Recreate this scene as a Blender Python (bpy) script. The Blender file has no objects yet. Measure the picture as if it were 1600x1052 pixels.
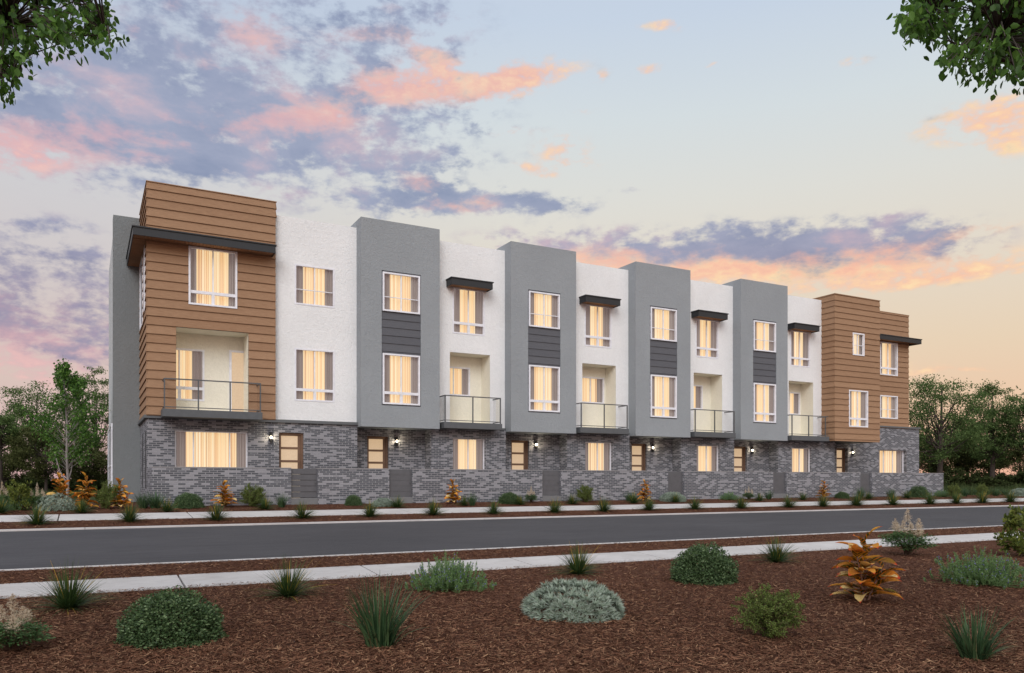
import bpy, math, random
import numpy as np
from mathutils import Vector

# ------------------------------------------------------------------ camera
SC = bpy.context.scene
COL = SC.collection
F = 1239.0                                   # focal length in px of a 1600 px wide picture
TH = math.atan(667 / F)                      # the street runs this far off the camera's axis
S_, C_ = math.sin(TH), math.cos(TH)
CAMZ = 0.85
cd = bpy.data.cameras.new("camera"); cam = bpy.data.objects.new("camera", cd); COL.objects.link(cam)
cam.location = (0, 0, CAMZ); cam.rotation_euler = (math.radians(90), 0, -TH)
cd.sensor_width = 36; cd.lens = 36 * F / 1600; cd.shift_y = 227 / 1600
cd.clip_start = 0.1; cd.clip_end = 6000
SC.camera = cam

# ------------------------------------------------------------------ sun, exposure
SUN_EL, SUN_AZ = math.radians(34), math.radians(214)     # azimuth clockwise from +Y
sd = bpy.data.lights.new("sun", 'SUN'); sd.energy = 1.55; sd.angle = math.radians(35); sd.color = (1, .975, .94)
sun = bpy.data.objects.new("sun", sd); COL.objects.link(sun)
sv = Vector((math.sin(SUN_AZ) * math.cos(SUN_EL), math.cos(SUN_AZ) * math.cos(SUN_EL), math.sin(SUN_EL)))
sun.rotation_euler = (-sv).to_track_quat('-Z', 'Y').to_euler()
sun.location = sv * 50
SC.view_settings.view_transform = 'Standard'; SC.view_settings.look = 'None'
SC.view_settings.exposure = 0.0; SC.view_settings.gamma = 1.0

# ------------------------------------------------------------------ node helper
def lin(*c):
    return tuple(((v / 255) / 12.92 if v / 255 <= .04045 else ((v / 255 + .055) / 1.055) ** 2.4) for v in c)

class N:
    def __init__(s, tree): s.t = tree; s.l = tree.links
    def new(s, typ, **kw):
        n = s.t.nodes.new(typ)
        for k, v in kw.items(): setattr(n, k, v)
        return n
    def put(s, sock, v):
        if hasattr(v, 'is_output'): s.l.new(v, sock)
        elif isinstance(v, (tuple, list)) and len(v) == 3 and sock.type == 'RGBA': sock.default_value = (*v, 1)
        else: sock.default_value = v
    def m(s, op, a, b=None, c=None, clamp=False):
        n = s.new('ShaderNodeMath', operation=op); n.use_clamp = clamp
        s.put(n.inputs[0], a)
        if b is not None: s.put(n.inputs[1], b)
        if c is not None: s.put(n.inputs[2], c)
        return n.outputs[0]
    def v(s, op, a, b=None):
        n = s.new('ShaderNodeVectorMath', operation=op); s.put(n.inputs[0], a)
        if b is not None: s.put(n.inputs[1], b)
        return n.outputs['Value'] if op in ('DOT_PRODUCT', 'LENGTH') else n.outputs[0]
    def mix(s, f, a, b, mode='MIX'):
        n = s.new('ShaderNodeMix', data_type='RGBA', blend_type=mode)
        s.put(n.inputs['Factor'], f); s.put(n.inputs[6], a); s.put(n.inputs[7], b)
        return n.outputs[2]
    def xyz(s, x, y, z):
        n = s.new('ShaderNodeCombineXYZ'); s.put(n.inputs[0], x); s.put(n.inputs[1], y); s.put(n.inputs[2], z); return n.outputs[0]
    def sep(s, v):
        n = s.new('ShaderNodeSeparateXYZ'); s.put(n.inputs[0], v); return n.outputs
    def noise(s, vec, scale, detail=4, rough=.55, dist=0):
        n = s.new('ShaderNodeTexNoise'); s.put(n.inputs['Vector'], vec)
        n.inputs['Scale'].default_value = scale; n.inputs['Detail'].default_value = detail
        n.inputs['Roughness'].default_value = rough; n.inputs['Distortion'].default_value = dist
        return n.outputs[0]
    def ss(s, x, a, b):
        n = s.new('ShaderNodeMapRange', interpolation_type='SMOOTHSTEP'); s.put(n.inputs[0], x)
        n.inputs[1].default_value = a; n.inputs[2].default_value = b; return n.outputs[0]
    def lr(s, x, a, b, c=0, d=1):
        n = s.new('ShaderNodeMapRange'); s.put(n.inputs[0], x)
        for i, q in enumerate((a, b, c, d)): n.inputs[1 + i].default_value = q
        return n.outputs[0]
    def ramp(s, x, stops, interp='LINEAR'):
        n = s.new('ShaderNodeValToRGB'); s.put(n.inputs[0], x); r = n.color_ramp; r.interpolation = interp
        while len(r.elements) < len(stops): r.elements.new(.5)
        for e, (p, c) in zip(r.elements, stops): e.position = p; e.color = (*c, 1)
        return n.outputs[0]

# ------------------------------------------------------------------ world: dusk sky with clouds
W = bpy.data.worlds.new("World"); SC.world = W; W.use_nodes = True
n = N(W.node_tree); W.node_tree.nodes.clear()
gen = n.new('ShaderNodeTexCoord').outputs['Generated']
d = n.v('NORMALIZE', gen)
dx, dy, dz = n.sep(d)
az = n.m('ARCTAN2', dx, dy)
az = n.m('SUBTRACT', az, TH)
el = n.m('ARCSINE', dz)
def azel(px, py):
    a = (px - 800) / F; t = (753 - py) / F
    return math.atan(a), math.atan(t / math.sqrt(1 + a * a))
P2 = n.xyz(az, el, 0)
# slow warp so that the blobs get ragged outlines
wn = n.new('ShaderNodeTexNoise'); n.put(wn.inputs['Vector'], n.v('MULTIPLY', P2, (7, 13, 1))); wn.inputs['Scale'].default_value = 1
wn.inputs['Detail'].default_value = 5
warp = n.v('MULTIPLY', n.v('SUBTRACT', wn.outputs['Color'], (.5, .5, .5)), (.10, .045, 0))
PW = n.v('ADD', P2, warp)
def blobs(lst):
    tot = None
    for (px, py, rx, ry, ang, w) in lst:
        a, e = azel(px, py)
        mp = n.new('ShaderNodeMapping', vector_type='TEXTURE'); n.put(mp.inputs[0], PW)
        mp.inputs['Location'].default_value = (a, e, 0)
        mp.inputs['Rotation'].default_value = (0, 0, math.radians(ang))
        mp.inputs['Scale'].default_value = (rx / F, ry / F, 1)
        q = n.v('DOT_PRODUCT', mp.outputs[0], mp.outputs[0])
        g = n.m('MULTIPLY', n.m('EXPONENT', n.m('MULTIPLY', q, -1.0)), w)
        tot = g if tot is None else n.m('ADD', tot, g)
    return tot
dark = blobs([(230, 90, 330, 120, 0, .75), (330, 165, 260, 45, 3, .55), (120, 150, 200, 50, 0, .5), (560, 235, 110, 26, -5, .75), (330, 245, 170, 28, 0, .75), (250, 300, 130, 16, 0, .5),
              (640, 280, 60, 26, 0, .6), (700, 318, 180, 18, 0, .85), (840, 322, 70, 15, 0, .8), (720, 250, 60, 14, 0, .4), (620, 200, 120, 20, 5, .45), (60, 350, 70, 16, 0, .5), (90, 440, 120, 40, 0, .7), (60, 515, 170, 34, -4, 1.0), (100, 400, 60, 10, 0, .5),
              (1310, 385, 150, 30, -6, 1.05), (1200, 380, 130, 24, 0, .8), (1050, 375, 110, 22, 0, .55), (1320, 350, 60, 12, 0, .6), (1010, 400, 150, 18, 0, .6), (1150, 352, 90, 9, 0, .3),
              (860, 385, 150, 22, 0, .5), (640, 30, 120, 40, 0, .4), (1540, 690, 90, 20, 0, .3), (1440, 390, 60, 12, 0, .3), (985, 287, 30, 6, 0, .3)])
lit = blobs([(560, 60, 70, 12, 0, .45), (215, 60, 12, 9, 0, .5), (330, 115, 20, 8, 0, .5), (270, 12, 26, 12, 0, .5), (640, 292, 60, 14, 0, .45), (700, 325, 60, 8, 0, .4), (330, 260, 60, 12, 0, .35), (475, 213, 20, 8, 0, .5), (1240, 398, 90, 12, 0, .55), (1340, 398, 70, 10, 0, .6), (1060, 392, 80, 10, 0, .4), (100, 218, 190, 22, 5, .85), (20, 245, 60, 14, 8, .5), (330, 200, 60, 14, 5, .4), (470, 178, 120, 20, 12, .75), (620, 130, 90, 28, 15, .7), (740, 135, 130, 16, 5, .95), (690, 100, 60, 14, -25, .5), (810, 122, 60, 14, 0, .8),
             (400, 60, 60, 22, 0, .4), (590, 50, 60, 10, 0, .35), (600, 20, 40, 12, 0, .3), (720, 317, 80, 10, 0, .65), (650, 285, 40, 13, -15, .5), (30, 570, 120, 22, -8, .75), (120, 545, 70, 12, -8, .5), (1270, 418, 200, 13, -3, .8),
             (1120, 425, 230, 22, 2, .9), (1340, 445, 170, 14, 2, .8), (1500, 430, 70, 10, 4, .6), (960, 410, 100, 18, 0, .7), (1500, 375, 60, 8, 8, .45), (1545, 182, 70, 20, 0, .9), (1580, 215, 30, 22, 0, .7),
             (1480, 585, 70, 5, 0, .5), (1025, 41, 26, 7, 0, .6), (1003, 109, 18, 7, 10, .65), (945, 126, 12, 9, 20, .55), (1095, 104, 14, 4, 10, .4), (880, 235, 50, 18, -8, .55), (840, 265, 40, 8, 0, .5), (780, 205, 40, 6, 0, .4), (1330, 95, 26, 8, 0, .35), (925, 185, 30, 5, 0, .35),
             (1380, 580, 100, 8, 0, .2), (1500, 700, 140, 25, 0, .8)])
fb = n.m('ADD', n.m('MULTIPLY', n.noise(n.v('MULTIPLY', P2, (1, 2.0, 1)), 20, 9, .62, .1), .6), n.m('MULTIPLY', n.noise(n.v('MULTIPLY', P2, (1, 1.8, 1)), 48, 5, .55, .1), .4))
fb2 = n.noise(n.v('ADD', n.v('MULTIPLY', P2, (1, 2.1, 1)), (3.1, 1.7, 0)), 8, 6, .6, .2)
cov = n.m('ADD', dark, lit)
# faint broken cloud elsewhere over the sky behind the camera
dens = n.m('ADD', n.m('MULTIPLY', cov, .60), n.m('MULTIPLY', n.m('SUBTRACT', fb, .5), 3.9))
mask = n.m('MULTIPLY', n.ss(dens, .0, .78), n.ss(cov, .04, .40))
# clear-sky gradient by elevation, slightly bluer to the left
eln = n.lr(el, 0, 1.5708)
g1 = n.ramp(eln, [(0.0, lin(238, 178, 150)), (.05, lin(234, 196, 164)), (.10, lin(230, 207, 178)), (.16, lin(226, 215, 198)), (.215, lin(220, 219, 212)), (.27, lin(211, 219, 222)), (.335, lin(197, 210, 226)), (.42, lin(190, 203, 222)), (.55, lin(208, 210, 214)), (1, lin(214, 212, 210))])
g2 = n.ramp(eln, [(0.0, lin(205, 165, 165)), (.08, lin(216, 194, 184)), (.14, lin(208, 198, 196)), (.2, lin(206, 204, 206)), (.27, lin(200, 206, 214)), (.335, lin(182, 194, 214)), (.42, lin(180, 192, 214)), (.55, lin(208, 210, 214)), (1, lin(214, 212, 210))])
base = n.mix(n.ss(az, -.55, .05), g2, g1)
litc = n.mix(n.ss(az, -.5, .35), n.ramp(fb, [(.25, lin(190, 156, 178)), (.5, lin(226, 178, 180)), (.7, lin(252, 208, 190))]), n.ramp(fb, [(.25, lin(226, 154, 150)), (.48, lin(250, 192, 160)), (.62, lin(255, 222, 172))]))
darkc = n.mix(n.m('MAXIMUM', n.ss(el, .10, .36), n.m('MULTIPLY', n.ss(az, .1, -.3), .35)), n.ramp(fb2, [(.3, lin(116, 104, 138)), (.5, lin(146, 128, 154)), (.7, lin(212, 156, 160))]), n.ramp(fb2, [(.3, lin(128, 141, 172)), (.5, lin(152, 160, 186)), (.7, lin(202, 180, 192))]))
fr = n.m('ADD', n.m('DIVIDE', lit, n.m('ADD', cov, .05)), n.m('ADD', n.m('MULTIPLY', n.m('SUBTRACT', fb2, .5), 1.5), n.m('MULTIPLY', n.m('SUBTRACT', fb, .55), -1.6)))
cc = n.mix(n.ss(fr, .25, .85), darkc, litc)
sky = n.mix(n.m('MULTIPLY', mask, .9), base, cc)
# unseen sky behind the camera is brightened, added light for the facade fronts
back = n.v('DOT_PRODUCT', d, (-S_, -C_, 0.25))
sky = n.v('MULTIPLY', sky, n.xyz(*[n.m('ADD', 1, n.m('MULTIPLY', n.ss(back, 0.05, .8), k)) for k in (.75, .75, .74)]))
up = n.ss(el, -.02, .0)
sky = n.mix(up, lin(96, 78, 68), sky)
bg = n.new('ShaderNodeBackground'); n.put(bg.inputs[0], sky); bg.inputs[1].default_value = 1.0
nish = n.new('ShaderNodeTexSky', sky_type='NISHITA'); nish.sun_disc = False; nish.sun_elevation = SUN_EL; nish.sun_rotation = SUN_AZ
bg2 = n.new('ShaderNodeBackground'); n.put(bg2.inputs[0], nish.outputs[0]); bg2.inputs[1].default_value = .004
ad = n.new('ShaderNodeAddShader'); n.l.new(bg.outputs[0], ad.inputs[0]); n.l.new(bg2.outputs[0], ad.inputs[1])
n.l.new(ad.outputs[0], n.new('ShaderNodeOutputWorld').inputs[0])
W.cycles.sampling_method = 'MANUAL'; W.cycles.sample_map_resolution = 512

# ------------------------------------------------------------------ mesh helpers
WO = {}
def tag(o, label=None, cat=None, group=None, kind=None):
    if label: o['label'] = label
    if cat: o['category'] = cat
    if group: o['group'] = group
    if kind: o['kind'] = kind
    return o
def empty(name, loc, rz=0):
    o = bpy.data.objects.new(name, None); COL.objects.link(o); o.location = loc; o.rotation_euler = (0, 0, rz)
    o.empty_display_size = .2; WO[o.name] = Vector(loc); return o
def link(name, me, parent=None, origin=(0, 0, 0)):
    o = bpy.data.objects.new(name, me); COL.objects.link(o)
    o.location = Vector(origin)
    if parent is not None:
        o.parent = parent; o.location = Vector(origin) - WO[parent.name]
    WO[o.name] = Vector(origin); return o

class MB:
    def __init__(s, tf=None): s.v = []; s.f = []; s.tf = tf or (lambda p: p)
    def quad(s, a, b, c, d_):
        k = len(s.v); s.v += [s.tf(p) for p in (a, b, c, d_)]; s.f.append((k, k + 1, k + 2, k + 3))
    def box(s, x0, x1, y0, y1, z0, z1):
        k = len(s.v)
        s.v += [s.tf(p) for p in ((x0, y0, z0), (x1, y0, z0), (x1, y1, z0), (x0, y1, z0), (x0, y0, z1), (x1, y0, z1), (x1, y1, z1), (x0, y1, z1))]
        s.f += [tuple(k + i for i in q) for q in ((0, 3, 2, 1), (4, 5, 6, 7), (0, 1, 5, 4), (1, 2, 6, 5), (2, 3, 7, 6), (3, 0, 4, 7))]
    def tube(s, pts, rad, sides=6, cap=True):
        pts = [Vector(p) for p in pts]; k0 = len(s.v)
        for i, p in enumerate(pts):
            t = (pts[min(i + 1, len(pts) - 1)] - pts[max(i - 1, 0)]).normalized()
            a = t.cross(Vector((0, 0, 1)) if abs(t.z) < .9 else Vector((1, 0, 0))).normalized(); b = t.cross(a)
            r = rad[i] if isinstance(rad, (list, tuple)) else rad
            for j in range(sides):
                q = 2 * math.pi * j / sides; s.v.append(s.tf(tuple(p + a * (r * math.cos(q)) + b * (r * math.sin(q)))))
        for i in range(len(pts) - 1):
            for j in range(sides):
                j2 = (j + 1) % sides
                s.f.append((k0 + i * sides + j, k0 + i * sides + j2, k0 + (i + 1) * sides + j2, k0 + (i + 1) * sides + j))
        if cap:
            s.f.append(tuple(k0 + j for j in range(sides))); s.f.append(tuple(k0 + (len(pts) - 1) * sides + j for j in range(sides)))
    def build(s, name, mat, parent=None, smooth=False, bevel=0, recalc=True):
        import bmesh
        o0 = Vector(s.v[0])
        if parent is None: o0 = Vector((0, 0, 0))
        me = bpy.data.meshes.new(name); me.from_pydata([tuple(Vector(p) - o0) for p in s.v], [], s.f)
        if recalc:
            bm = bmesh.new(); bm.from_mesh(me); bmesh.ops.recalc_face_normals(bm, faces=bm.faces); bm.to_mesh(me); bm.free()
        me.materials.append(mat)
        if smooth: me.polygons.foreach_set('use_smooth', [True] * len(me.polygons))
        o = link(name, me, parent, o0)
        if bevel:
            b = o.modifiers.new('bevel', 'BEVEL'); b.width = bevel; b.segments = 2; b.limit_method = 'ANGLE'
        return o

def npmesh(name, V, Fc, mat, attrs=None, smooth=False):
    """V (n,3), Fc (m,4) -> mesh"""
    me = bpy.data.meshes.new(name); V = np.asarray(V, np.float32); Fc = np.asarray(Fc, np.int32)
    me.vertices.add(len(V)); me.vertices.foreach_set('co', V.ravel())
    k = Fc.shape[1]
    me.loops.add(Fc.size); me.loops.foreach_set('vertex_index', Fc.ravel())
    me.polygons.add(len(Fc)); me.polygons.foreach_set('loop_start', np.arange(0, Fc.size, k, dtype=np.int32))
    me.polygons.foreach_set('loop_total', np.full(len(Fc), k, np.int32))
    if smooth: me.polygons.foreach_set('use_smooth', np.ones(len(Fc), bool))
    me.update(calc_edges=True)
    for nm, arr in (attrs or {}).items():
        a = me.attributes.new(nm, 'FLOAT', 'POINT'); a.data.foreach_set('value', np.asarray(arr, np.float32))
    me.materials.append(mat); return me

def nrm(a): return a / np.maximum(np.linalg.norm(a, axis=1, keepdims=True), 1e-9)
def leaf_geo(P, D, Nn, L, Wd, fold=.25, kind='hex', off=0):
    """leaves: P base, D direction, Nn normal"""
    D = nrm(D); Sd = nrm(np.cross(D, Nn)); Up = nrm(np.cross(Sd, D)); L = L[:, None]; Wd = Wd[:, None]
    if kind == 'hex':
        pts = [P, P + D * L * .3 + Sd * Wd * .5 + Up * Wd * fold, P + D * L * .68 + Sd * Wd * .4 + Up * Wd * fold, P + D * L,
               P + D * L * .68 - Sd * Wd * .4 + Up * Wd * fold, P + D * L * .3 - Sd * Wd * .5 + Up * Wd * fold]
        V = np.stack(pts, 1).reshape(-1, 3); b = np.arange(len(P))[:, None] * 6
        Fc = np.concatenate([b + np.array([[0, 1, 2, 3]]), b + np.array([[0, 3, 4, 5]])], 1).reshape(-1, 4)
        t = np.tile([0, .3, .68, 1, .68, .3], len(P))
    else:
        pts = [P, P + D * L * .45 + Sd * Wd * .5, P + D * L, P + D * L * .45 - Sd * Wd * .5]
        V = np.stack(pts, 1).reshape(-1, 3); Fc = np.arange(len(P) * 4).reshape(-1, 4); t = np.tile([0, .45, 1, .45], len(P))
    return V, Fc, t
def blades(rng, n_, base_r, hgt, spread, wid, seg=5, droop=.5, lean_pow=1.0):
    """arching grass blades from near the origin"""
    ang = rng.uniform(0, 2 * np.pi, n_); r0 = base_r * np.sqrt(rng.uniform(0, 1, n_))
    B = np.stack([r0 * np.cos(ang), r0 * np.sin(ang), np.zeros(n_)], 1)
    a2 = ang + rng.normal(0, .35, n_); lean = spread * rng.uniform(0, 1, n_) ** lean_pow
    H = hgt * rng.uniform(.6, 1, n_)
    t = np.linspace(0, 1, seg + 1)[None, :]
    out = (np.sin(lean)[:, None] * t + droop * lean[:, None] * t ** 2.2 * .45) * H[:, None]
    up = (np.cos(lean)[:, None] * t - droop * lean[:, None] * t ** 2.4 * .35) * H[:, None]
    C = B[:, None, :] + np.stack([out * np.cos(a2)[:, None], out * np.sin(a2)[:, None], up], 2)
    tw = rng.uniform(0, np.pi, n_)
    sdv = np.stack([-np.sin(a2 + tw * .3), np.cos(a2 + tw * .3), rng.normal(0, .2, n_)], 1)
    w = (wid * rng.uniform(.7, 1.2, n_))[:, None] * (1 - t ** 1.6) * .5 + .0008
    Lf = C + sdv[:, None, :] * w[:, :, None]; R = C - sdv[:, None, :] * w[:, :, None]
    V = np.stack([Lf, R], 2).reshape(-1, 3); k = seg + 1
    b = (np.arange(n_) * k * 2)[:, None, None]; i = np.arange(seg)[None, :, None] * 2
    Fc = (b + i + np.array([0, 1, 3, 2])[None, None, :]).reshape(-1, 4)
    tt = np.repeat(np.tile(np.linspace(0, 1, k), n_), 2)
    return V, Fc, tt
def join(*gs):
    Vs, Fs, Ts = [], [], []; o = 0
    for V, Fc, t in gs: Vs.append(V); Fs.append(Fc + o); Ts.append(t); o += len(V)
    return np.concatenate(Vs), np.concatenate(Fs), np.concatenate(Ts)

# ------------------------------------------------------------------ materials
def mat(name):
    m_ = bpy.data.materials.new(name); m_.use_nodes = True; m_.node_tree.nodes.clear(); q = N(m_.node_tree)
    q.out = q.new('ShaderNodeOutputMaterial'); q.p = q.new('ShaderNodeBsdfPrincipled'); q.l.new(q.p.outputs[0], q.out.inputs[0])
    q.mt = m_; return m_, q
def pos(q): return q.new('ShaderNodeNewGeometry').outputs['Position']
def bump(q, h, dist, strength=1):
    b = q.new('ShaderNodeBump'); q.put(b.inputs['Height'], h); b.inputs['Distance'].default_value = dist; b.inputs['Strength'].default_value = strength
    q.l.new(b.outputs[0], q.p.inputs['Normal'])
def simple(name, c, rough=.6, metal=0, var=.08, scale=6, spec=.4):
    m_, q = mat(name); nz = q.noise(pos(q), scale, 5)
    k = q.lr(nz, .3, .7, 1 - var, 1 + var)
    q.put(q.p.inputs['Base Color'], q.v('MULTIPLY', q.xyz(*c), q.xyz(k, k, k)))
    q.p.inputs['Roughness'].default_value = rough; q.p.inputs['Metallic'].default_value = metal
    q.p.inputs['Specular IOR Level'].default_value = spec; return m_
def stucco(name, c):
    m_, q = mat(name); p = pos(q)
    big = q.noise(p, .5, 4); fine = q.noise(p, 9, 6, .65, 1.2); grit = q.noise(p, 60, 3)
    streak = q.noise(q.v('MULTIPLY', p, (3, 3, .25)), 1.4, 4)
    k = q.m('MULTIPLY', q.lr(big, .3, .7, .95, 1.04), q.lr(fine, .3, .7, .94, 1.035))
    k = q.m('MULTIPLY', k, q.lr(streak, .3, .75, 1.0, .985))
    q.put(q.p.inputs['Base Color'], q.v('MULTIPLY', q.xyz(*c), q.xyz(k, k, k)))
    q.p.inputs['Roughness'].default_value = .9; q.p.inputs['Specular IOR Level'].default_value = .2
    bump(q, q.m('ADD', fine, q.m('MULTIPLY', grit, .3)), .03); return m_
def brickmat():
    m_, q = mat('brick'); g = q.new('ShaderNodeNewGeometry'); X, Y, Z = q.sep(g.outputs['Position']); nx = q.sep(g.outputs['True Normal'])[0]
    isx = q.m('GREATER_THAN', q.m('ABSOLUTE', nx), .5)
    u = q.m('ADD', q.m('MULTIPLY', Y, isx), q.m('MULTIPLY', X, q.m('SUBTRACT', 1, isx)))
    H, Wb = .075, .26
    v = q.m('DIVIDE', q.m('ADD', Z, 10), H); row = q.m('FLOOR', v); fv = q.m('FRACT', v)
    u2 = q.m('ADD', q.m('DIVIDE', q.m('ADD', u, 100), Wb), q.m('MULTIPLY', q.m('MODULO', row, 2), .5)); col = q.m('FLOOR', u2); fu = q.m('FRACT', u2)
    mort = q.m('MAXIMUM', q.m('LESS_THAN', fu, .08), q.m('LESS_THAN', fv, .21))
    cell = q.xyz(col, row, 0)
    wn_ = q.new('ShaderNodeTexWhiteNoise', noise_dimensions='2D'); q.put(wn_.inputs['Vector'], cell); r = wn_.outputs['Value']
    cl = q.noise(q.v('MULTIPLY', cell, (.34, .22, 1)), 1.0, 2, .5)
    s_ = q.m('ADD', q.m('MULTIPLY', q.m('SUBTRACT', cl, .5), 1.5), q.m('MULTIPLY', q.m('SUBTRACT', r, .5), 1.25))
    lt = q.ss(s_, .14, .30)
    k = q.lr(r, 0, 1, .86, 1.14)
    dk = q.v('MULTIPLY', q.xyz(.112, .115, .130), q.xyz(k, k, k)); lg = q.v('MULTIPLY', q.xyz(.275, .27, .292), q.xyz(k, k, k))
    c = q.mix(lt, dk, lg); gr = q.noise(g.outputs['Position'], 30, 4)
    c = q.mix(1, c, q.ramp(gr, [(.3, (.82, .82, .82)), (.7, (1.1, 1.1, 1.1))]), 'MULTIPLY')
    c = q.mix(mort, c, (.33, .325, .34))
    q.put(q.p.inputs['Base Color'], c); q.p.inputs['Roughness'].default_value = .85; q.p.inputs['Specular IOR Level'].default_value = .25
    bump(q, q.m('ADD', q.m('MULTIPLY', q.m('SUBTRACT', 1, mort), 1), q.m('MULTIPLY', gr, .4)), .012); return m_
def sidingmat(name, c, c2):
    m_, q = mat(name); g = q.new('ShaderNodeNewGeometry'); p = g.outputs['Position']; X, Y, Z = q.sep(p)
    row = q.m('FLOOR', q.m('DIVIDE', Z, .332))
    pp = q.v('ADD', q.v('MULTIPLY', p, (1, 1, 14)), q.xyz(q.m('MULTIPLY', row, 3.7), 0, 0))
    nz = q.noise(pp, 3.5, 6, .65); wn_ = q.new('ShaderNodeTexWhiteNoise', noise_dimensions='1D'); q.put(wn_.inputs['W'], row)
    nz2 = q.noise(q.v('MULTIPLY', p, (2, 2, 40)), 6, 4, .7)
    f_ = q.m('ADD', nz, q.m('MULTIPLY', q.m('SUBTRACT', wn_.outputs['Value'], .5), .18))
    q.put(q.p.inputs['Base Color'], q.mix(q.ss(q.m('ADD', q.m('MULTIPLY', f_, .7), q.m('MULTIPLY', nz2, .3)), .3, .7), c, c2))
    q.p.inputs['Roughness'].default_value = .75; q.p.inputs['Specular IOR Level'].default_value = .25; bump(q, q.m('ADD', nz, nz2), .004); return m_
def foliage(name, stops, trans=.25, rough=.55, attr=None, spec=.3):
    """colour by leaf (random per island)"""
    m_, q = mat(name); r = q.new('ShaderNodeNewGeometry').outputs['Random Per Island']
    if attr:
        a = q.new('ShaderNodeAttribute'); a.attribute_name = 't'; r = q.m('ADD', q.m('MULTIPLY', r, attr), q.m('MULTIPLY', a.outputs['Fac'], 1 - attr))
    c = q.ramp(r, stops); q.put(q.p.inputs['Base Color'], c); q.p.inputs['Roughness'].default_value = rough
    q.p.inputs['Specular IOR Level'].default_value = spec
    tr = q.new('ShaderNodeBsdfTranslucent'); q.put(tr.inputs[0], c)
    mx = q.new('ShaderNodeMixShader'); mx.inputs[0].default_value = trans; q.l.new(q.p.outputs[0], mx.inputs[1]); q.l.new(tr.outputs[0], mx.inputs[2])
    q.l.new(mx.outputs[0], q.out.inputs[0]); return m_
def emis(name, fn):
    m_, q = mat(name); c, e = fn(q)
    q.p.inputs['Base Color'].default_value = (.22, .19, .17, 1); q.put(q.p.inputs['Emission Color'], c)
    q.put(q.p.inputs['Emission Strength'], e); q.p.inputs['Roughness'].default_value = .9; return m_
M = {}
M['white'] = stucco('white_stucco', (.84, .84, .84)); M['grey'] = stucco('grey_stucco', (.305, .325, .343)); M['cream'] = stucco('cream_stucco', (.86, .82, .70))
M['darkgrey'] = stucco('dark_grey_stucco', (.215, .23, .235)); M['paleside'] = stucco('pale_stucco', (.55, .56, .57))
M['brick'] = brickmat(); M['wood'] = sidingmat('brown_siding', (.265, .150, .085), (.37, .225, .135)); M['slate'] = sidingmat('slate_siding', (.095, .097, .11), (.125, .127, .14))
M['trim'] = simple('grey_trim', (.12, .125, .13)); M['frame'] = simple('white_vinyl', (.78, .78, .83), .4); M['canopy'] = simple('charcoal_metal', (.022, .024, .028), .5)
M['soffit'] = sidingmat('soffit_boards', (.26, .13, .07), (.34, .18, .10)); M['steel'] = simple('balcony_steel', (.10, .105, .112), .45, .2); M['slab'] = simple('balcony_slab', (.095, .10, .107), .6)
M['gate'] = simple('gate_metal', (.105, .105, .115), .5, .1); M['concrete'] = simple('step_concrete', (.17, .17, .175), .9); M['doorwood'] = sidingmat('door_wood', (.13, .075, .05), (.20, .12, .08))
M['black'] = simple('black_metal', (.012, .012, .013), .4); M['brass'] = simple('handle_metal', (.3, .28, .25), .3, .9); M['dark'] = simple('dark_reveal', (.03, .03, .032), .8); M['bluegrey'] = simple('glass_dark', (.05, .055, .065), .15)
def f_sheer(q):
    X, Y, Z = q.sep(pos(q)); s_ = q.m('ADD', X, Y)
    a = q.noise(q.xyz(q.m('MULTIPLY', s_, 1), 0, 0), 9, 1, .6); b = q.noise(q.xyz(s_, 7, 0), 30, 1, .5)
    g_ = q.m('ADD', q.m('MULTIPLY', q.m('SUBTRACT', a, .5), .9), q.m('ADD', q.m('MULTIPLY', q.m('SUBTRACT', b, .5), 1.1), .5))
    c = q.ramp(g_, [(.22, lin(164, 118, 92)), (.36, lin(226, 172, 120)), (.46, lin(255, 210, 150)), (.58, lin(255, 226, 176)), (.78, lin(255, 240, 212))])
    return c, 0.86
M['sheer'] = emis('lit_curtain', f_sheer)
def f_drape(q):
    X, Y, Z = q.sep(pos(q)); s_ = q.m('ADD', X, Y); a = q.noise(q.xyz(s_, 0, 3), 17, 2, .6)
    return q.ramp(a, [(.33, lin(120, 100, 98)), (.5, lin(150, 132, 130)), (.65, lin(205, 188, 182))]), .34
M['drape'] = emis('glowing_grey_drape', f_drape)  # grey cloth with a faint glow, room light put into its colour
M['frost'] = emis('lit_frosted_glass', lambda q: (q.ramp(q.noise(pos(q), 25, 4), [(.3, lin(224, 186, 142)), (.7, lin(240, 206, 162))]), .62))
M['lamp'] = emis('lamp_glass', lambda q: ((1, .86, .62), 14.0))
def glassmat():
    m_, q = mat('window_glass'); q.t.nodes.remove(q.p)
    t = q.new('ShaderNodeBsdfTransparent'); t.inputs[0].default_value = (.97, .97, .97, 1); g = q.new('ShaderNodeBsdfGlossy'); g.inputs['Roughness'].default_value = .03
    lw = q.new('ShaderNodeLayerWeight'); lw.inputs[0].default_value = .12
    mx = q.new('ShaderNodeMixShader'); q.put(mx.inputs[0], q.m('MULTIPLY', lw.outputs['Fresnel'], .45)); q.l.new(t.outputs[0], mx.inputs[1]); q.l.new(g.outputs[0], mx.inputs[2])
    q.l.new(mx.outputs[0], q.out.inputs[0]); return m_
M['glass'] = glassmat()

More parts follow.
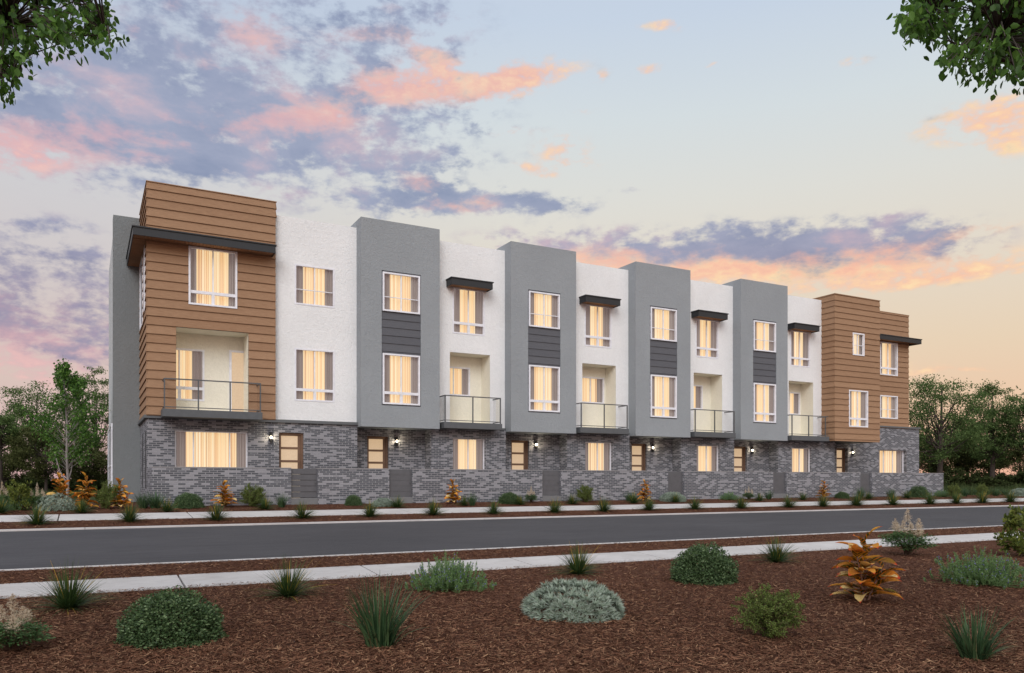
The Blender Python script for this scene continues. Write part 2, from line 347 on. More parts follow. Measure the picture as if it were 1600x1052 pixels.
def mulchmat():
    m_, q = mat('ground'); p = pos(q); X, Y, Z = q.sep(p)
    a = q.noise(q.v('MULTIPLY', p, (1, 2.6, 1)), 22, 5, .7, 1.5); b = q.noise(p, 70, 4, .7); big = q.noise(p, .35, 4)
    c = q.ramp(q.m('ADD', q.m('MULTIPLY', a, .6), q.m('MULTIPLY', b, .4)), [(.3, (.030, .012, .008)), (.45, (.095, .040, .025)), (.56, (.17, .075, .048)), (.68, (.27, .14, .09))])
    k = q.lr(big, .3, .7, .85, 1.12); c = q.v('MULTIPLY', c, q.xyz(k, k, k))
    gn = q.noise(p, 1.3, 5); gc = q.ramp(gn, [(.3, (.03, .045, .018)), (.5, (.06, .085, .03)), (.7, (.11, .085, .045))])
    f_ = q.ss(q.m('ADD', Y, q.m('MULTIPLY', gn, 3)), 36.5, 38.5)
    q.put(q.p.inputs['Base Color'], q.mix(f_, c, gc)); q.p.inputs['Roughness'].default_value = .95; q.p.inputs['Specular IOR Level'].default_value = .1
    bump(q, q.m('ADD', a, b), .04); return m_
M['ground'] = mulchmat()
M['chip'] = foliage('bark_chip', [(0, (.044, .019, .011)), (.3, (.115, .050, .029)), (.6, (.18, .083, .049)), (.88, (.24, .125, .073)), (1, (.38, .23, .135))], 0, .9, spec=.1)
def asphalt():
    m_, q = mat('asphalt'); p = pos(q); f1 = q.noise(p, 60, 5, .7); st = q.noise(q.v('MULTIPLY', p, (.5, 6, 1)), 2.2, 6, .65); big = q.noise(q.v('MULTIPLY', p, (.3, 1, 1)), .7, 4)
    g_ = q.m('ADD', q.m('ADD', q.m('MULTIPLY', f1, .3), q.m('MULTIPLY', st, .4)), q.m('MULTIPLY', big, .3))
    q.put(q.p.inputs['Base Color'], q.ramp(g_, [(.35, (.045, .044, .050)), (.5, (.062, .060, .067)), (.65, (.086, .084, .092))])); q.p.inputs['Roughness'].default_value = .85
    q.p.inputs['Specular IOR Level'].default_value = .3; bump(q, f1, .008); return m_
M['asphalt'] = asphalt()
def paving():
    m_, q = mat('concrete_paving'); p = pos(q); f1 = q.noise(p, 50, 5, .7); big = q.noise(p, 1.1, 6, .6); st = q.noise(q.v('MULTIPLY', p, (.6, 3, 1)), 5, 5)
    g_ = q.m('ADD', q.m('ADD', q.m('MULTIPLY', f1, .25), q.m('MULTIPLY', big, .45)), q.m('MULTIPLY', st, .3))
    q.put(q.p.inputs['Base Color'], q.ramp(g_, [(.33, (.40, .378, .37)), (.5, (.51, .485, .478)), (.66, (.60, .575, .57))])); q.p.inputs['Roughness'].default_value = .9
    bump(q, f1, .006); return m_
M['paving'] = paving()

# ------------------------------------------------------------------ terrain profile across the street
PROF = [(-300, -1.25), (3, -1.19), (15.1, -1.029), (16.4, -.938), (18.0, -.826), (24.26, -.388), (26.0, -.266), (27.7, -.147), (29.8, 0), (36, .02), (3000, .02)]
def gz(Y):
    for (a, za), (b, zb) in zip(PROF, PROF[1:]):
        if Y <= b: return za + (zb - za) * (Y - a) / (b - a)
    return .02
def at(px, depth):
    a = (px - 800) / F; return depth * (S_ + C_ * a), depth * (C_ - S_ * a)
def on_ground(px, py):
    """world point of the ground seen at picture pixel (1600 px scale)"""
    lo, hi = 2.0, 90.0
    for _ in range(50):
        mid = (lo + hi) / 2; X, Y = at(px, mid); z = CAMZ - (py - 753) / F * mid
        if z > gz(Y): lo = mid
        else: hi = mid
    X, Y = at(px, lo); return X, Y, gz(Y), lo
def strip(name, prof, x0, x1, mt, nx=1):
    b = MB()
    for i in range(nx):
        a0 = x0 + (x1 - x0) * i / nx; a1 = x0 + (x1 - x0) * (i + 1) / nx
        for (ya, za), (yb, zb) in zip(prof, prof[1:]): b.quad((a0, ya, za), (a1, ya, za), (a1, yb, zb), (a0, yb, zb))
    return b.build(name, mt, recalc=False)
rs = random.Random(3)
gp = [(-300, -1.25), (3, -1.19), (15.1, -1.029), (15.13, -1.16), (16.36, -1.07), (16.39, -.945), (17.86, -.848), (17.88, -1.1), (24.3, -.6), (24.37, -.6), (24.38, -.380), (26.0, -.266), (26.02, -.42), (27.66, -.30), (27.7, -.147), (29.8, 0), (36, .02), (3000, .02)]
tag(strip('ground', gp, -1500, 2500, M['ground']), kind='structure')
tag(strip('road', [(17.97, -.885), (21.1, -.645), (24.29, -.435)], -400, 700, M['asphalt']), kind='structure')
b = MB()
def sloped_box(b, x0, x1, y0, y1, z0, z1, thick):   # top follows the slope
    k = len(b.v)
    b.v += [(x0, y0, z0 - thick), (x1, y0, z0 - thick), (x1, y1, z1 - thick), (x0, y1, z1 - thick), (x0, y0, z0), (x1, y0, z0), (x1, y1, z1), (x0, y1, z1)]
    b.f += [tuple(k + i for i in q) for q in ((0, 3, 2, 1), (4, 5, 6, 7), (0, 1, 5, 4), (1, 2, 6, 5), (2, 3, 7, 6), (3, 0, 4, 7))]
def kerb(name, y0, y1, z0, z1, th):
    b = MB(); x = -120.0
    while x < 260: sloped_box(b, x, x + 5.99, y0, y1, z0, z1, th); x += 6.0
    return tag(b.build(name, M['paving'], bevel=.008), kind='structure')
kerb('kerb', 17.88, 17.99, -.832, -.826, .14); kerb('kerb', 24.27, 24.38, -.390, -.384, .16)
def pavement(x_off, y0, y1, L):
    b = MB(); x = -120.0 + x_off
    while x < 260: sloped_box(b, x, x + L - .035, y0, y1, gz(y0) + .012, gz(y1) + .012, .12); x += L
    return tag(b.build('pavement', M['paving'], bevel=.006), kind='structure')
X1, Y1, _, _ = on_ground(283, 905); X2, Y2, _, _ = on_ground(93, 807)
pavement((X1 + 120) % 3.6, 15.11, 16.38, 3.6); pavement((X2 + 120) % 3.6, 26.01, 27.67, 3.6)
b = MB(); b.box(1.9, 48.4, 30.06, 33.3, -.1, .1); tag(b.build('patio', M['concrete']), kind='structure')

# bark chips: uncountable, one object
rng = np.random.default_rng(5)
def chips(n_, zmin, zmax, ylo, yhi, power, lmin, lmax, pxlo=-260, pxhi=1860, xr=None):
    u = rng.uniform(0, 1, n_); z = (zmin ** (1 - power) + u * (zmax ** (1 - power) - zmin ** (1 - power))) ** (1 / (1 - power))
    a = (rng.uniform(pxlo, pxhi, n_) - 800) / F
    X = z * (S_ + C_ * a); Y = z * (C_ - S_ * a)
    if xr: X = rng.uniform(0, 1, n_) ** 1.3 * (xr[1] - xr[0]) + xr[0]; Y = rng.uniform(ylo, yhi, n_)
    k = (Y > ylo) & (Y < yhi); X, Y = X[k], Y[k]; m_ = len(X)
    Z = np.interp(Y, [g_[0] for g_ in gp], [g_[1] for g_ in gp]); Z = np.where((Y > 15.09) & (Y < 15.2), gz(15.1) + .014, Z); Z = np.where((Y > 16.3) & (Y < 16.4), gz(16.4) + .012, Z)
    P = np.stack([X, Y, Z + rng.uniform(.002, .028, m_)], 1)
    th = rng.uniform(0, 2 * np.pi, m_); D = np.stack([np.cos(th), np.sin(th), rng.normal(0, .22, m_)], 1)
    Nn = np.stack([rng.normal(0, .45, m_), rng.normal(0, .45, m_), np.ones(m_)], 1)
    L = rng.uniform(lmin, lmax, m_) * rng.uniform(.5, 1, m_); Wd = rng.uniform(.004, .011, m_) * (1 + .5 * (L > .08))
    D = nrm(D); Sd = nrm(np.cross(D, Nn)); h = L[:, None] / 2; w = Wd[:, None] / 2
    jag = rng.uniform(.3, 1, (m_, 1))
    V = np.stack([P - D * h - Sd * w * jag, P + D * h - Sd * w, P + D * h * rng.uniform(.6, 1, (m_, 1)) + Sd * w * jag, P - D * h + Sd * w], 1).reshape(-1, 3)
    return V, np.arange(m_ * 4).reshape(-1, 4), np.zeros(m_ * 4)
cg = join(chips(400000, 6.5, 34, -5, 15.19, 1.45, .04, .12), chips(36000, 12, 34, 16.31, 17.87, 1.1, .04, .12, xr=(-4, 36)), chips(26000, 18, 50, 24.4, 26.0, 1.2, .05, .12, xr=(-5, 60)), chips(34000, 20, 50, 27.68, 29.7, 1.2, .05, .12, xr=(-6, 62)))
tag(link('bark_mulch', npmesh('bark_mulch', cg[0], cg[1], M['chip'])), 'reddish brown shredded bark mulch covering the planting beds', 'mulch', kind='stuff')

# ------------------------------------------------------------------ the townhouse building
B0 = (2.01, 32.0, 0)
BLD = empty('townhouse_building', B0)
tag(BLD, 'long three storey modern townhouse row in white and grey stucco, brown siding and grey brick', 'building')
def front(D): return lambda p: (p[0], D + p[1], p[2])              # u -> X, d into the wall -> +Y
def leftside(Xs): return lambda p: (Xs + p[1], p[0], p[2])         # u -> Y, d into the wall -> +X
def wall(name, mt, tf, u0, u1, z0, z1, holes=(), depth=.18, back=None, parent=BLD, cap=True, label=None):
    """a wall with real openings; holes = (u0,u1,z0,z1); back = thickness of the whole volume"""
    b = MB(tf); us = sorted({u0, u1, *[h[0] for h in holes], *[h[1] for h in holes]}); zs = sorted({z0, z1, *[h[2] for h in holes], *[h[3] for h in holes]})
    us = [u for u in us if u0 <= u <= u1]; zs = [z for z in zs if z0 <= z <= z1]
    for ua, ub in zip(us, us[1:]):
        for za, zb in zip(zs, zs[1:]):
            cu, cz = (ua + ub) / 2, (za + zb) / 2
            if any(h[0] < cu < h[1] and h[2] < cz < h[3] for h in holes): continue
            b.quad((ua, 0, za), (ub, 0, za), (ub, 0, zb), (ua, 0, zb))
    for h in holes:
        a, c, e, g = max(h[0], u0), min(h[1], u1), max(h[2], z0), min(h[3], z1); dd = h[4] if len(h) > 4 else depth
        b.quad((a, 0, e), (a, 0, g), (a, dd, g), (a, dd, e)); b.quad((c, 0, e), (c, dd, e), (c, dd, g), (c, 0, g))
        b.quad((a, 0, g), (c, 0, g), (c, dd, g), (a, dd, g))
        if h[2] > z0: b.quad((a, 0, e), (a, dd, e), (c, dd, e), (c, 0, e))
    if back:
        b.quad((u0, 0, z0), (u0, back, z0), (u0, back, z1), (u0, 0, z1)); b.quad((u1, 0, z0), (u1, 0, z1), (u1, back, z1), (u1, back, z0))
        if cap: b.quad((u0, 0, z1), (u0, back, z1), (u1, back, z1), (u1, 0, z1)); b.quad((u0, 0, z0), (u1, 0, z0), (u1, back, z0), (u0, back, z0))
    o = b.build(name, mt, parent, recalc=False)
    if label: o['label'] = label
    return o
def siding(name, mt, tf, u0, u1, z0, z1, holes=(), pitch=.332, out=.045, parent=BLD, corner=True):
    """overlapping boards: every board leans out at its lower edge"""
    b = MB(tf); k0 = int(math.floor(z0 / pitch)); k1 = int(math.ceil(z1 / pitch))
    for k in range(k0, k1):
        za, zb = max(k * pitch, z0), min((k + 1) * pitch, z1)
        if zb - za < .004: continue
        cuts = sorted({za, zb, *[h[2] for h in holes if za < h[2] < zb], *[h[3] for h in holes if za < h[3] < zb]})
        off = lambda z: -.004 - out * (1 - (z - k * pitch) / pitch)
        for ca, cb in zip(cuts, cuts[1:]):
            cz = (ca + cb) / 2; segs = [(u0, u1)]
            for h in holes:
                if h[2] < cz < h[3]:
                    ns = []
                    for s0, s1 in segs:
                        if h[1] <= s0 or h[0] >= s1: ns.append((s0, s1)); continue
                        if h[0] > s0: ns.append((s0, h[0]))
                        if h[1] < s1: ns.append((h[1], s1))
                    segs = ns
            for s0, s1 in segs:
                b.quad((s0, off(ca), ca), (s1, off(ca), ca), (s1, off(cb), cb), (s0, off(cb), cb))
                if ca == za: b.quad((s0, off(ca), ca), (s0, .0, ca), (s1, .0, ca), (s1, off(ca), ca))
                b.quad((s0, off(ca), ca), (s0, off(cb), cb), (s0, .0, cb), (s0, 0, ca)); b.quad((s1, off(ca), ca), (s1, 0, ca), (s1, 0, cb), (s1, off(cb), cb))
    return b.build(name, mt, parent, recalc=False)
def window(tf, u0, u1, z0, z1, style='thick', zt=None, fw=.07, out=.03, name='window', mull=None, label=None, glass=.07, drape=.23):
    """frame mesh is the window; bars, pane, curtains are its children"""
    b = MB(tf)
    b.box(u0, u0 + fw, -out, glass + .03, z0, z1); b.box(u1 - fw, u1, -out, glass + .03, z0, z1)
    b.box(u0 + fw, u1 - fw, -out - .004, glass + .026, z0, z0 + fw); b.box(u0 + fw, u1 - fw, -out, glass + .026, z1 - fw, z1)
    w = b.build(name, M['frame'], BLD, bevel=.006)
    if label: w['label'] = label
    um = (u0 + u1) / 2; b = MB(tf)
    for um_ in (mull or [um]):
        if mull and um_ != mull[0]: b.build('glazing_bar', M['frame'], w); b = MB(tf)
        b.box(um_ - .022, um_ + .022, .02, glass + .02, zt if zt else z0 + fw, z1 - fw)
    if style == 'thick':
        b.box(u0 + fw, u1 - fw, -.005, glass + .024, zt - .065, zt + .045); b.box(um - .055, um + .055, .0, glass + .022, z0 + fw, zt - .065)
    if style == 'thin': b.box(u0 + fw, u1 - fw, .03, glass + .012, zt - .014, zt + .014); b.box(um - .022, um + .022, .02, glass + .02, z0 + fw, zt)
    b.build('glazing_bar', M['frame'], w)
    b = MB(tf); b.quad((u0 + fw, glass, z0 + fw), (u1 - fw, glass, z0 + fw), (u1 - fw, glass, z1 - fw), (u0 + fw, glass, z1 - fw)); b.build('pane', M['glass'], w, recalc=False)
    wd = (u1 - u0)
    def pleat(a, c, dd, mt, nm, amp, per):
        b = MB(tf); k = max(8, int((c - a) / per * 6)); q = [(a + (c - a) * i / k, dd + amp * math.sin(i / 6 * 2 * math.pi + math.sin(i * .7))) for i in range(k + 1)]
        for (ua, da), (ub, db) in zip(q, q[1:]): b.quad((ua, da, z0 + .01), (ub, db, z0 + .01), (ub, db, z1 - .01), (ua, da, z1 - .01))
        b.build(nm, mt, w, smooth=True, recalc=False)
    pleat(u0 + .02, u1 - .02, glass + .14, M['sheer'], 'sheer_curtain', .018, .14)
    pleat(u0 + .03, u0 + wd * drape, glass + .075, M['drape'], 'drape', .02, .10); pleat(u1 - wd * drape, u1 - .03, glass + .075, M['drape'], 'drape', .02, .10)
    b = MB(tf); b.box(u0, u1, glass + .17, glass + .20, z0, z1); b.build('blackout_board', M['dark'], w)
    return w
def door(tf, u0, u1, z0, z1, depth=.14):
    b = MB(tf); fw = .085
    b.box(u0, u0 + fw, depth - .05, depth + .05, z0, z1); b.box(u1 - fw, u1, depth - .05, depth + .05, z0, z1); b.box(u0 + fw, u1 - fw, depth - .05, depth + .05, z1 - fw, z1)
    dr = b.build('front_door', M['doorwood'], BLD, bevel=.004)
    b = MB(tf); a, c = u0 + fw, u1 - fw; n_ = 5; hh = (z1 - fw - z0) / n_
    b.box(a, a + .02, depth, depth + .045, z0, z1 - fw); b.box(c - .12, c, depth, depth + .045, z0, z1 - fw)
    for i in range(n_): b.box(a + .02, c - .12, depth + .003, depth + .042, z0 + i * hh - .045 if i else z0, z0 + i * hh + .045)
    b.box(a + .02, c - .12, depth + .003, depth + .042, z1 - fw - .03, z1 - fw); b.build('door_leaf', M['doorwood'], dr)
    b = MB(tf)
    for i in range(n_): b.box(a + .02, c - .12, depth + .025, depth + .035, z0 + i * hh + .045, z0 + (i + 1) * hh - (.045 if i < n_ - 1 else .03))
    b.build('frosted_pane', M['frost'], dr)
    b = MB(tf); b.tube([(c - .06, depth, z0 + 1.02), (c - .06, depth - .05, z0 + 1.02)], .012); b.tube([(c - .06, depth - .05, z0 + .94), (c - .06, depth - .05, z0 + 1.10)], .012); b.build('door_handle', M['brass'], dr)
def lampfix(X, D, zc):
    o = Vector((X, D - .09, zc)); tf = lambda p: (X + p[0], D + p[1], zc + p[2])
    b = MB(tf); b.box(-.05, .05, -.03, 0.0, -.13, .13); f_ = b.build('wall_lamp', M['black'], BLD, bevel=.004)
    b = MB(tf); b.tube([(0, -.09, .045), (0, -.09, .20)], .055, 12); b.build('lamp_shade', M['black'], f_); b = MB(tf); b.tube([(0, -.09, -.20), (0, -.09, -.045)], .055, 12); b.build('lamp_shade', M['black'], f_)
    b = MB(tf); b.tube([(0, -.09, -.045), (0, -.09, .045)], .036, 12); b.build('lamp_glass', M['lamp'], f_)
    for dz_ in (0.0,):
        ld = bpy.data.lights.new('lamp_light', 'POINT'); ld.energy = 8; ld.color = (1, .86, .62); ld.shadow_soft_size = .03
        lo = bpy.data.objects.new('lamp_light', ld); COL.objects.link(lo); lo.parent = f_; lo.location = Vector((X, D - .17, zc)) - WO[f_.name]
def canopy(x0, x1, y0, y1, z0, z1, wrap=None, nm='window_canopy'):
    b = MB(); th = .03; zc = z1 - .05
    b.box(x0, x1, y0, y0 + th, z0, zc); b.box(x0, x0 + th, y0 + th, y1, z0, zc); b.box(x1 - th, x1, y0 + th, y1, z0, zc)
    b.box(x0 - .035, x1 + .035, y0 - .035, y1, zc, z1)
    c = b.build(nm, M['canopy'], BLD, bevel=.005)
    b = MB(); x = x0 + th
    while x < x1 - th - .02:
        b.box(x, min(x + .115, x1 - th), y0 + th, y1, z0 + .04, z0 + .06); x += .125
    b.build('soffit', M['soffit'], c)
    return c
def balcony(x0, x1, posts, yf, yw, z0, z1, zr):
    b = MB(); b.box(x0, x1, yf, yw - .002, z0, z1); c = b.build('balcony', M['slab'], BLD, bevel=.008)
    b = MB(); r = .022; a, e = x0 + .05, x1 - .05; y = yf + .05
    for zz, hh in ((zr, .045), (z1 + .09, .03)):
        b.box(a, e, y - .02, y + .02, zz - hh, zz); b.box(a - .001, a + .039, y + .02, yw - .003, zz - hh, zz); b.box(e - .039, e + .001, y + .02, yw - .003, zz - hh, zz)
    b.build('handrail', M['steel'], c)
    for p in posts:
        b = MB(); b.box(p - .022, p + .022, y - .024, y + .024, z1, zr - .045); b.build('rail_post', M['steel'], c)
    b = MB(); b.quad((a + .03, y, z1 + .1), (e - .03, y, z1 + .1), (e - .03, y, zr - .05), (a + .03, y, zr - .05)); b.quad((a + .02, y + .03, z1 + .1), (a + .02, yw - .02, z1 + .1), (a + .02, yw - .02, zr - .05), (a + .02, y + .03, zr - .05))
    b.quad((e - .02, y + .03, z1 + .1), (e - .02, yw - .02, z1 + .1), (e - .02, yw - .02, zr - .05), (e - .02, y + .03, zr - .05))
    b.build('glass_panel', M['glass'], c, recalc=False)
    return c

PD = 6.99
DB, DW, DT, DBR, DR = 32.0, 32.2, 31.6, 32.1, 32.8
# --- rear volumes
def vol(name, mt, x0, x1, y0, y1, z0, z1): b = MB(); b.box(x0, x1, y0, y1, z0, z1); return b.build(name, mt, BLD)
vol('rear_block', M['paleside'], 1.03, 47.0, 36.3, 44.0, -.1, 11.2)
vol('corner_wall', M['darkgrey'], 1.01, 3.9, 36.2, 36.9, -.1, 11.75)
b = MB(leftside(1.0)); b.box(37.2, 42.5, -.012, .0, .3, 3.2); o = b.build('side_window', M['bluegrey'], BLD)
b = MB(leftside(1.0)); [b.box(37.1 + i * 1.8, 37.2 + i * 1.8, -.05, .01, .2, 3.3) for i in range(4)]; b.box(37.2, 42.5, -.045, .008, 1.5, 1.58); b.box(37.2, 42.5, -.045, .008, 3.2, 3.3); b.build('window_frame', M['frame'], o)
# --- left end: brown siding block
BX0, BX1, BZ0, BZ1 = 2.01, 6.62, 3.29, 11.88
h_up, h_bal = (3.42, 5.17, 7.52, 9.72), (2.99, 5.59, 3.40, 6.63)
wall('siding_block', M['dark'], front(DB + .01), BX0 + .01, BX1 - .01, BZ0, BZ1 - .02, [h_up, (*h_bal, 1.1)], back=4.1)
siding('lap_siding', M['wood'], front(DB), BX0 - .03, BX1, BZ0, BZ1, [h_up, h_bal])
hl = [(32.75, 33.35, 7.3, 9.75), (34.2, 35.8, 7.0, 9.75)]
siding('lap_siding', M['wood'], leftside(BX0), DB - .03, DB + 4.2, BZ0, BZ1, hl)
siding('lap_siding', M['wood'], lambda p: (BX1 - p[1], DB + p[0], p[2]), 0, 4.0, 11.3, BZ1)
vol('parapet_coping', M['wood'], BX0 - .045, BX1 + .04, DB - .05, DB + 4.2, BZ1, BZ1 + .03)
for h in hl: window(leftside(BX0), *h, style='thin', zt=h[2] + .7, out=.05)
b = MB(); b.box(3.02, 3.06, 0, 0, 0, 0) if 0 else None
window(front(DB), *h_up, style='thick', zt=8.03, out=.05, label='large window high in the brown siding under the canopy', drape=.17)
# balcony recess lining
def recess(x0, x1, z0, z1, yf, yb, hole, mt=M['cream'], nm='balcony_recess'):
    b = MB()
    h = (max(hole[0], x0), min(hole[1], x1), hole[2], hole[3])
    for (p, q, r, t) in ((x0, x1, z0, h[2]), (x0, x1, h[3], z1), (x0, h[0], h[2], h[3]), (h[1], x1, h[2], h[3])):
        if q - p > .001: b.quad((p, yb, r), (q, yb, r), (q, yb, t), (p, yb, t))
    b.quad((x0, yf, z0), (x0, yb, z0), (x0, yb, z1), (x0, yf, z1)); b.quad((x1, yf, z0), (x1, yf, z1), (x1, yb, z1), (x1, yb, z0))
    b.quad((x0, yf, z1), (x0, yb, z1), (x1, yb, z1), (x1, yf, z1)); b.quad((x0, yf, z0), (x1, yf, z0), (x1, yb, z0), (x0, yb, z0)); return b.build(nm, mt, BLD, recalc=False)
recess(2.995, 5.585, 3.41, 6.625, DB + .012, DB + 1.1, (2.3, 4.12, 4.0, 6.02))
window(front(DB + 1.1), 2.3, 4.12, 4.0, 6.02, style='thick', zt=4.5, out=.02, drape=.24)
b = MB(front(DB + 1.1)); b.box(5.04, 5.13, -.07, -.002, 3.41, 6.08); b.box(5.13, 5.584, -.07, -.002, 6.0, 6.08); bd = b.build('balcony_door', M['frame'], BLD); bd['label'] = 'pale balcony door at the left end'
b = MB(front(DB + 1.1)); b.box(5.13, 5.584, -.04, -.006, 3.42, 6.0); b.build('frosted_pane', M['frost'], bd)
canopy(1.50, 6.50, 31.38, DB - .04, 9.70, 10.03, nm='corner_canopy')
b = MB(); b.box(1.50, 1.53, DB - .04, 36.15, 9.70, 9.98); b.box(1.465, BX0 - .042, DB - .04, 36.15, 9.98, 10.03); cw = b.build('corner_canopy', M['canopy'], BLD); b = MB(); b.box(1.53, 1.96, DB - .04, 36.15, 9.72, 9.76); b.build('soffit', M['soffit'], cw)
balcony(2.46, 5.97, [2.53, 3.68, 4.80, 5.90], 31.2, DB - .04, 3.22, 3.50, 4.62)
# --- white bay beside it
def stbay(x0, x1, holes, z0=3.29, z1=11.45): return wall('white_stucco_wall', M['white'], front(DW), x0, x1, z0, z1, holes, depth=.12, back=4.2)
w1, w2 = (7.41, 9.05, 7.99, 9.62), (7.41, 9.05, 4.11, 6.24)
stbay(BX1, 9.97, [w1, w2])
window(front(DW), *w1, style='thin', zt=8.62, out=.012); window(front(DW), *w2, style='thick', zt=4.58, out=.012)
# --- ground floor brick, left
gw = (2.96, 5.59, .75, 2.79); d1 = (6.78, 7.75, .1, 2.81)
wall('brick_wall', M['brick'], front(DBR), 2.01, 9.97, -.1, 3.2, [(*gw, .2), (*d1, .25)], back=4.1)
window(front(DBR + .08), *gw, style='plain', mull=[3.62, 4.93], fw=.05, out=-.01, drape=.15, label='wide ground floor window in the brick')
door(front(DBR), *d1); lampfix(6.45, DBR, 2.6)
# slit windows in the left brick side
for y0 in (32.6, 34.4):
    b = MB(leftside(2.01)); b.box(y0, y0 + .35, -.01, .0, .6, 2.75); b.build('side_window', M['dark'], BLD)
def band(x0, x1, y, z0=3.2, z1=3.32, t=.10): b = MB(); b.box(x0, x1, y - t, y + .25, z0, z1); b.build('trim_band', M['trim'], BLD, bevel=.006)
band(1.91, 9.97, DBR); b = MB(); b.box(1.91, 2.02, DBR + .25, 36.2, 3.2, 3.32); b.build('trim_band', M['trim'], BLD)
# --- repeated modules: grey tower, recessed entry, white bay with balcony
for k in range(4):
    o = k * PD
    s = (10.86 + o, 12.60 + o, 4.04, 9.66)
    wall('grey_tower', M['grey'], front(DT), 9.97 + o, 13.47 + o, 3.13, 11.74, [(*s, .06)], back=4.5)
    up, lo = (10.90 + o, 12.56 + o, 7.97, 9.60), (10.90 + o, 12.56 + o, 4.09, 6.21)
    siding('slate_siding', M['slate'], front(DT + .05), s[0], s[1], s[2], s[3], [up, lo], out=.028)
    window(front(DT), *up, style='thin', zt=8.58, out=.03, drape=.22); window(front(DT), *lo, style='thick', zt=4.58, out=.03, drape=.22)
    dd = (10.63 + o, 11.58 + o, .1, 2.81)
    wall('brick_wall', M['brick'], front(DR), 9.97 + o, 13.28 + o, -.1, 3.6, [(*dd, .25)], back=None)
    door(front(DR), *dd); lampfix(11.93 + o, DR, 2.61)
    ga = (14.32 + o, 15.92 + o, .75, 2.79); xe = 16.96 + o + (.92 if k == 3 else 0)
    wall('brick_wall', M['brick'], front(DBR), 13.28 + o, xe, -.1, 3.2, [(*ga, .22)], back=4.1)
    window(front(DBR + .10), *ga, style='plain', fw=.05, out=-.01, drape=.22)
    wa, ba = (14.34 + o, 15.93 + o, 7.44, 9.50), (14.21 + o, 16.20 + o, 3.40, 6.60)
    stbay(13.47 + o, xe, [wa, (*ba, .9)])
    window(front(DW), *wa, style='thick', zt=7.93, out=.012, drape=.26)
    recess(ba[0] + .004, ba[1] - .004, ba[2] + .004, ba[3] - .004, DW + .01, DW + .9, ((14.6 if k % 2 == 0 else 15.1) + o - .6, (15.62 if k % 2 == 0 else 16.12) + o, 4.78, 6.10))
    rw = (14.6, 15.62) if k % 2 == 0 else (15.1, 16.12)
    window(front(DW + .9), rw[0] + o - .6, rw[1] + o, 4.78, 6.10, style='plain', out=.02, drape=.22)
    canopy(14.04 + o, 16.05 + o, 31.62, DW - .002, 9.45, 9.78)
    balcony(13.60 + o, 16.42 + o + (.2 if k == 3 else 0), [13.67 + o, 14.99 + o, 16.35 + o], 31.42, DW, 3.17, 3.44, 4.60)
    band(13.28 + o, xe, DBR, 3.2, 3.30, .02)
# --- right end
TX0, TX1, DTR, DRR = 37.88, 41.77, 31.3, 33.4
u6, l6 = (39.38, 40.39, 8.24, 9.55), (39.06, 40.71, 4.05, 6.20)
wall('siding_block', M['dark'], front(DTR + .01), TX0 + .01, TX1 - .01, 3.20, 11.63, [u6, l6], back=4.6)
siding('lap_siding', M['wood'], front(DTR), TX0 - .03, TX1 + .01, 3.20, 11.64, [u6, l6]); siding('lap_siding', M['wood'], leftside(TX0), DTR - .03, DTR + 4.6, 3.20, 11.64)
vol('parapet_coping', M['wood'], TX0 - .045, TX1 + .04, DTR - .05, DTR + 4.6, 11.64, 11.67)
window(front(DTR), *u6, style='thin', zt=8.85, out=.05, drape=.25, label='small window high in the right brown siding'); window(front(DTR), *l6, style='thick', zt=4.55, out=.05, drape=.25)
RX1 = 47.42
ru, rl = (44.60, 46.32, 7.68, 9.80), (44.60, 46.32, 4.90, 6.38)
wall('siding_block', M['dark'], front(DRR + .01), TX0 + .4, RX1 - .01, 4.3, 11.70, [ru, rl], back=4.0)
siding('lap_siding', M['wood'], front(DRR), TX0 + .4, RX1 + .03, 4.3, 11.71, [ru, rl]); siding('lap_siding', M['wood'], lambda p: (RX1 - p[1], DRR + p[0], p[2]), 0, 4.0, 4.3, 11.71)
vol('parapet_coping', M['wood'], TX1 + .05, RX1 + .045, DRR - .05, DRR + 4.0, 11.71, 11.74)
window(front(DRR), *ru, style='thick', zt=8.15, out=.05, drape=.24); window(front(DRR), *rl, style='thin', zt=5.5, out=.05, drape=.24)
d6 = (40.61, 41.60, .1, 2.92); g6 = (44.53, 47.25, .75, 2.90)
wall('brick_wall', M['brick'], front(DRR), 37.88, 48.54, -.1, 4.33, [(*d6, .3), (*g6, .35)], back=4.0)
door(front(DRR + .1), *d6); lampfix(41.97, DRR, 2.68)
window(front(DRR + .2), *g6, style='plain', mull=[45.3, 46.2], fw=.05, out=-.01, drape=.2, label='ground floor window at the right end of the brick')
b = MB(); b.box(41.9, 48.62, DRR - .08, DRR + 4.05, 4.33, 4.43); b.build('trim_band', M['trim'], BLD)
canopy(41.9, 48.0, 32.85, DRR - .04, 9.82, 10.14, nm='corner_canopy'); b = MB(); b.box(47.97, 48.0, DRR - .04, 37, 9.82, 10.09); b.box(RX1 + .05, 48.035, DRR - .04, 37, 10.09, 10.14); b.build('corner_canopy', M['canopy'], BLD)

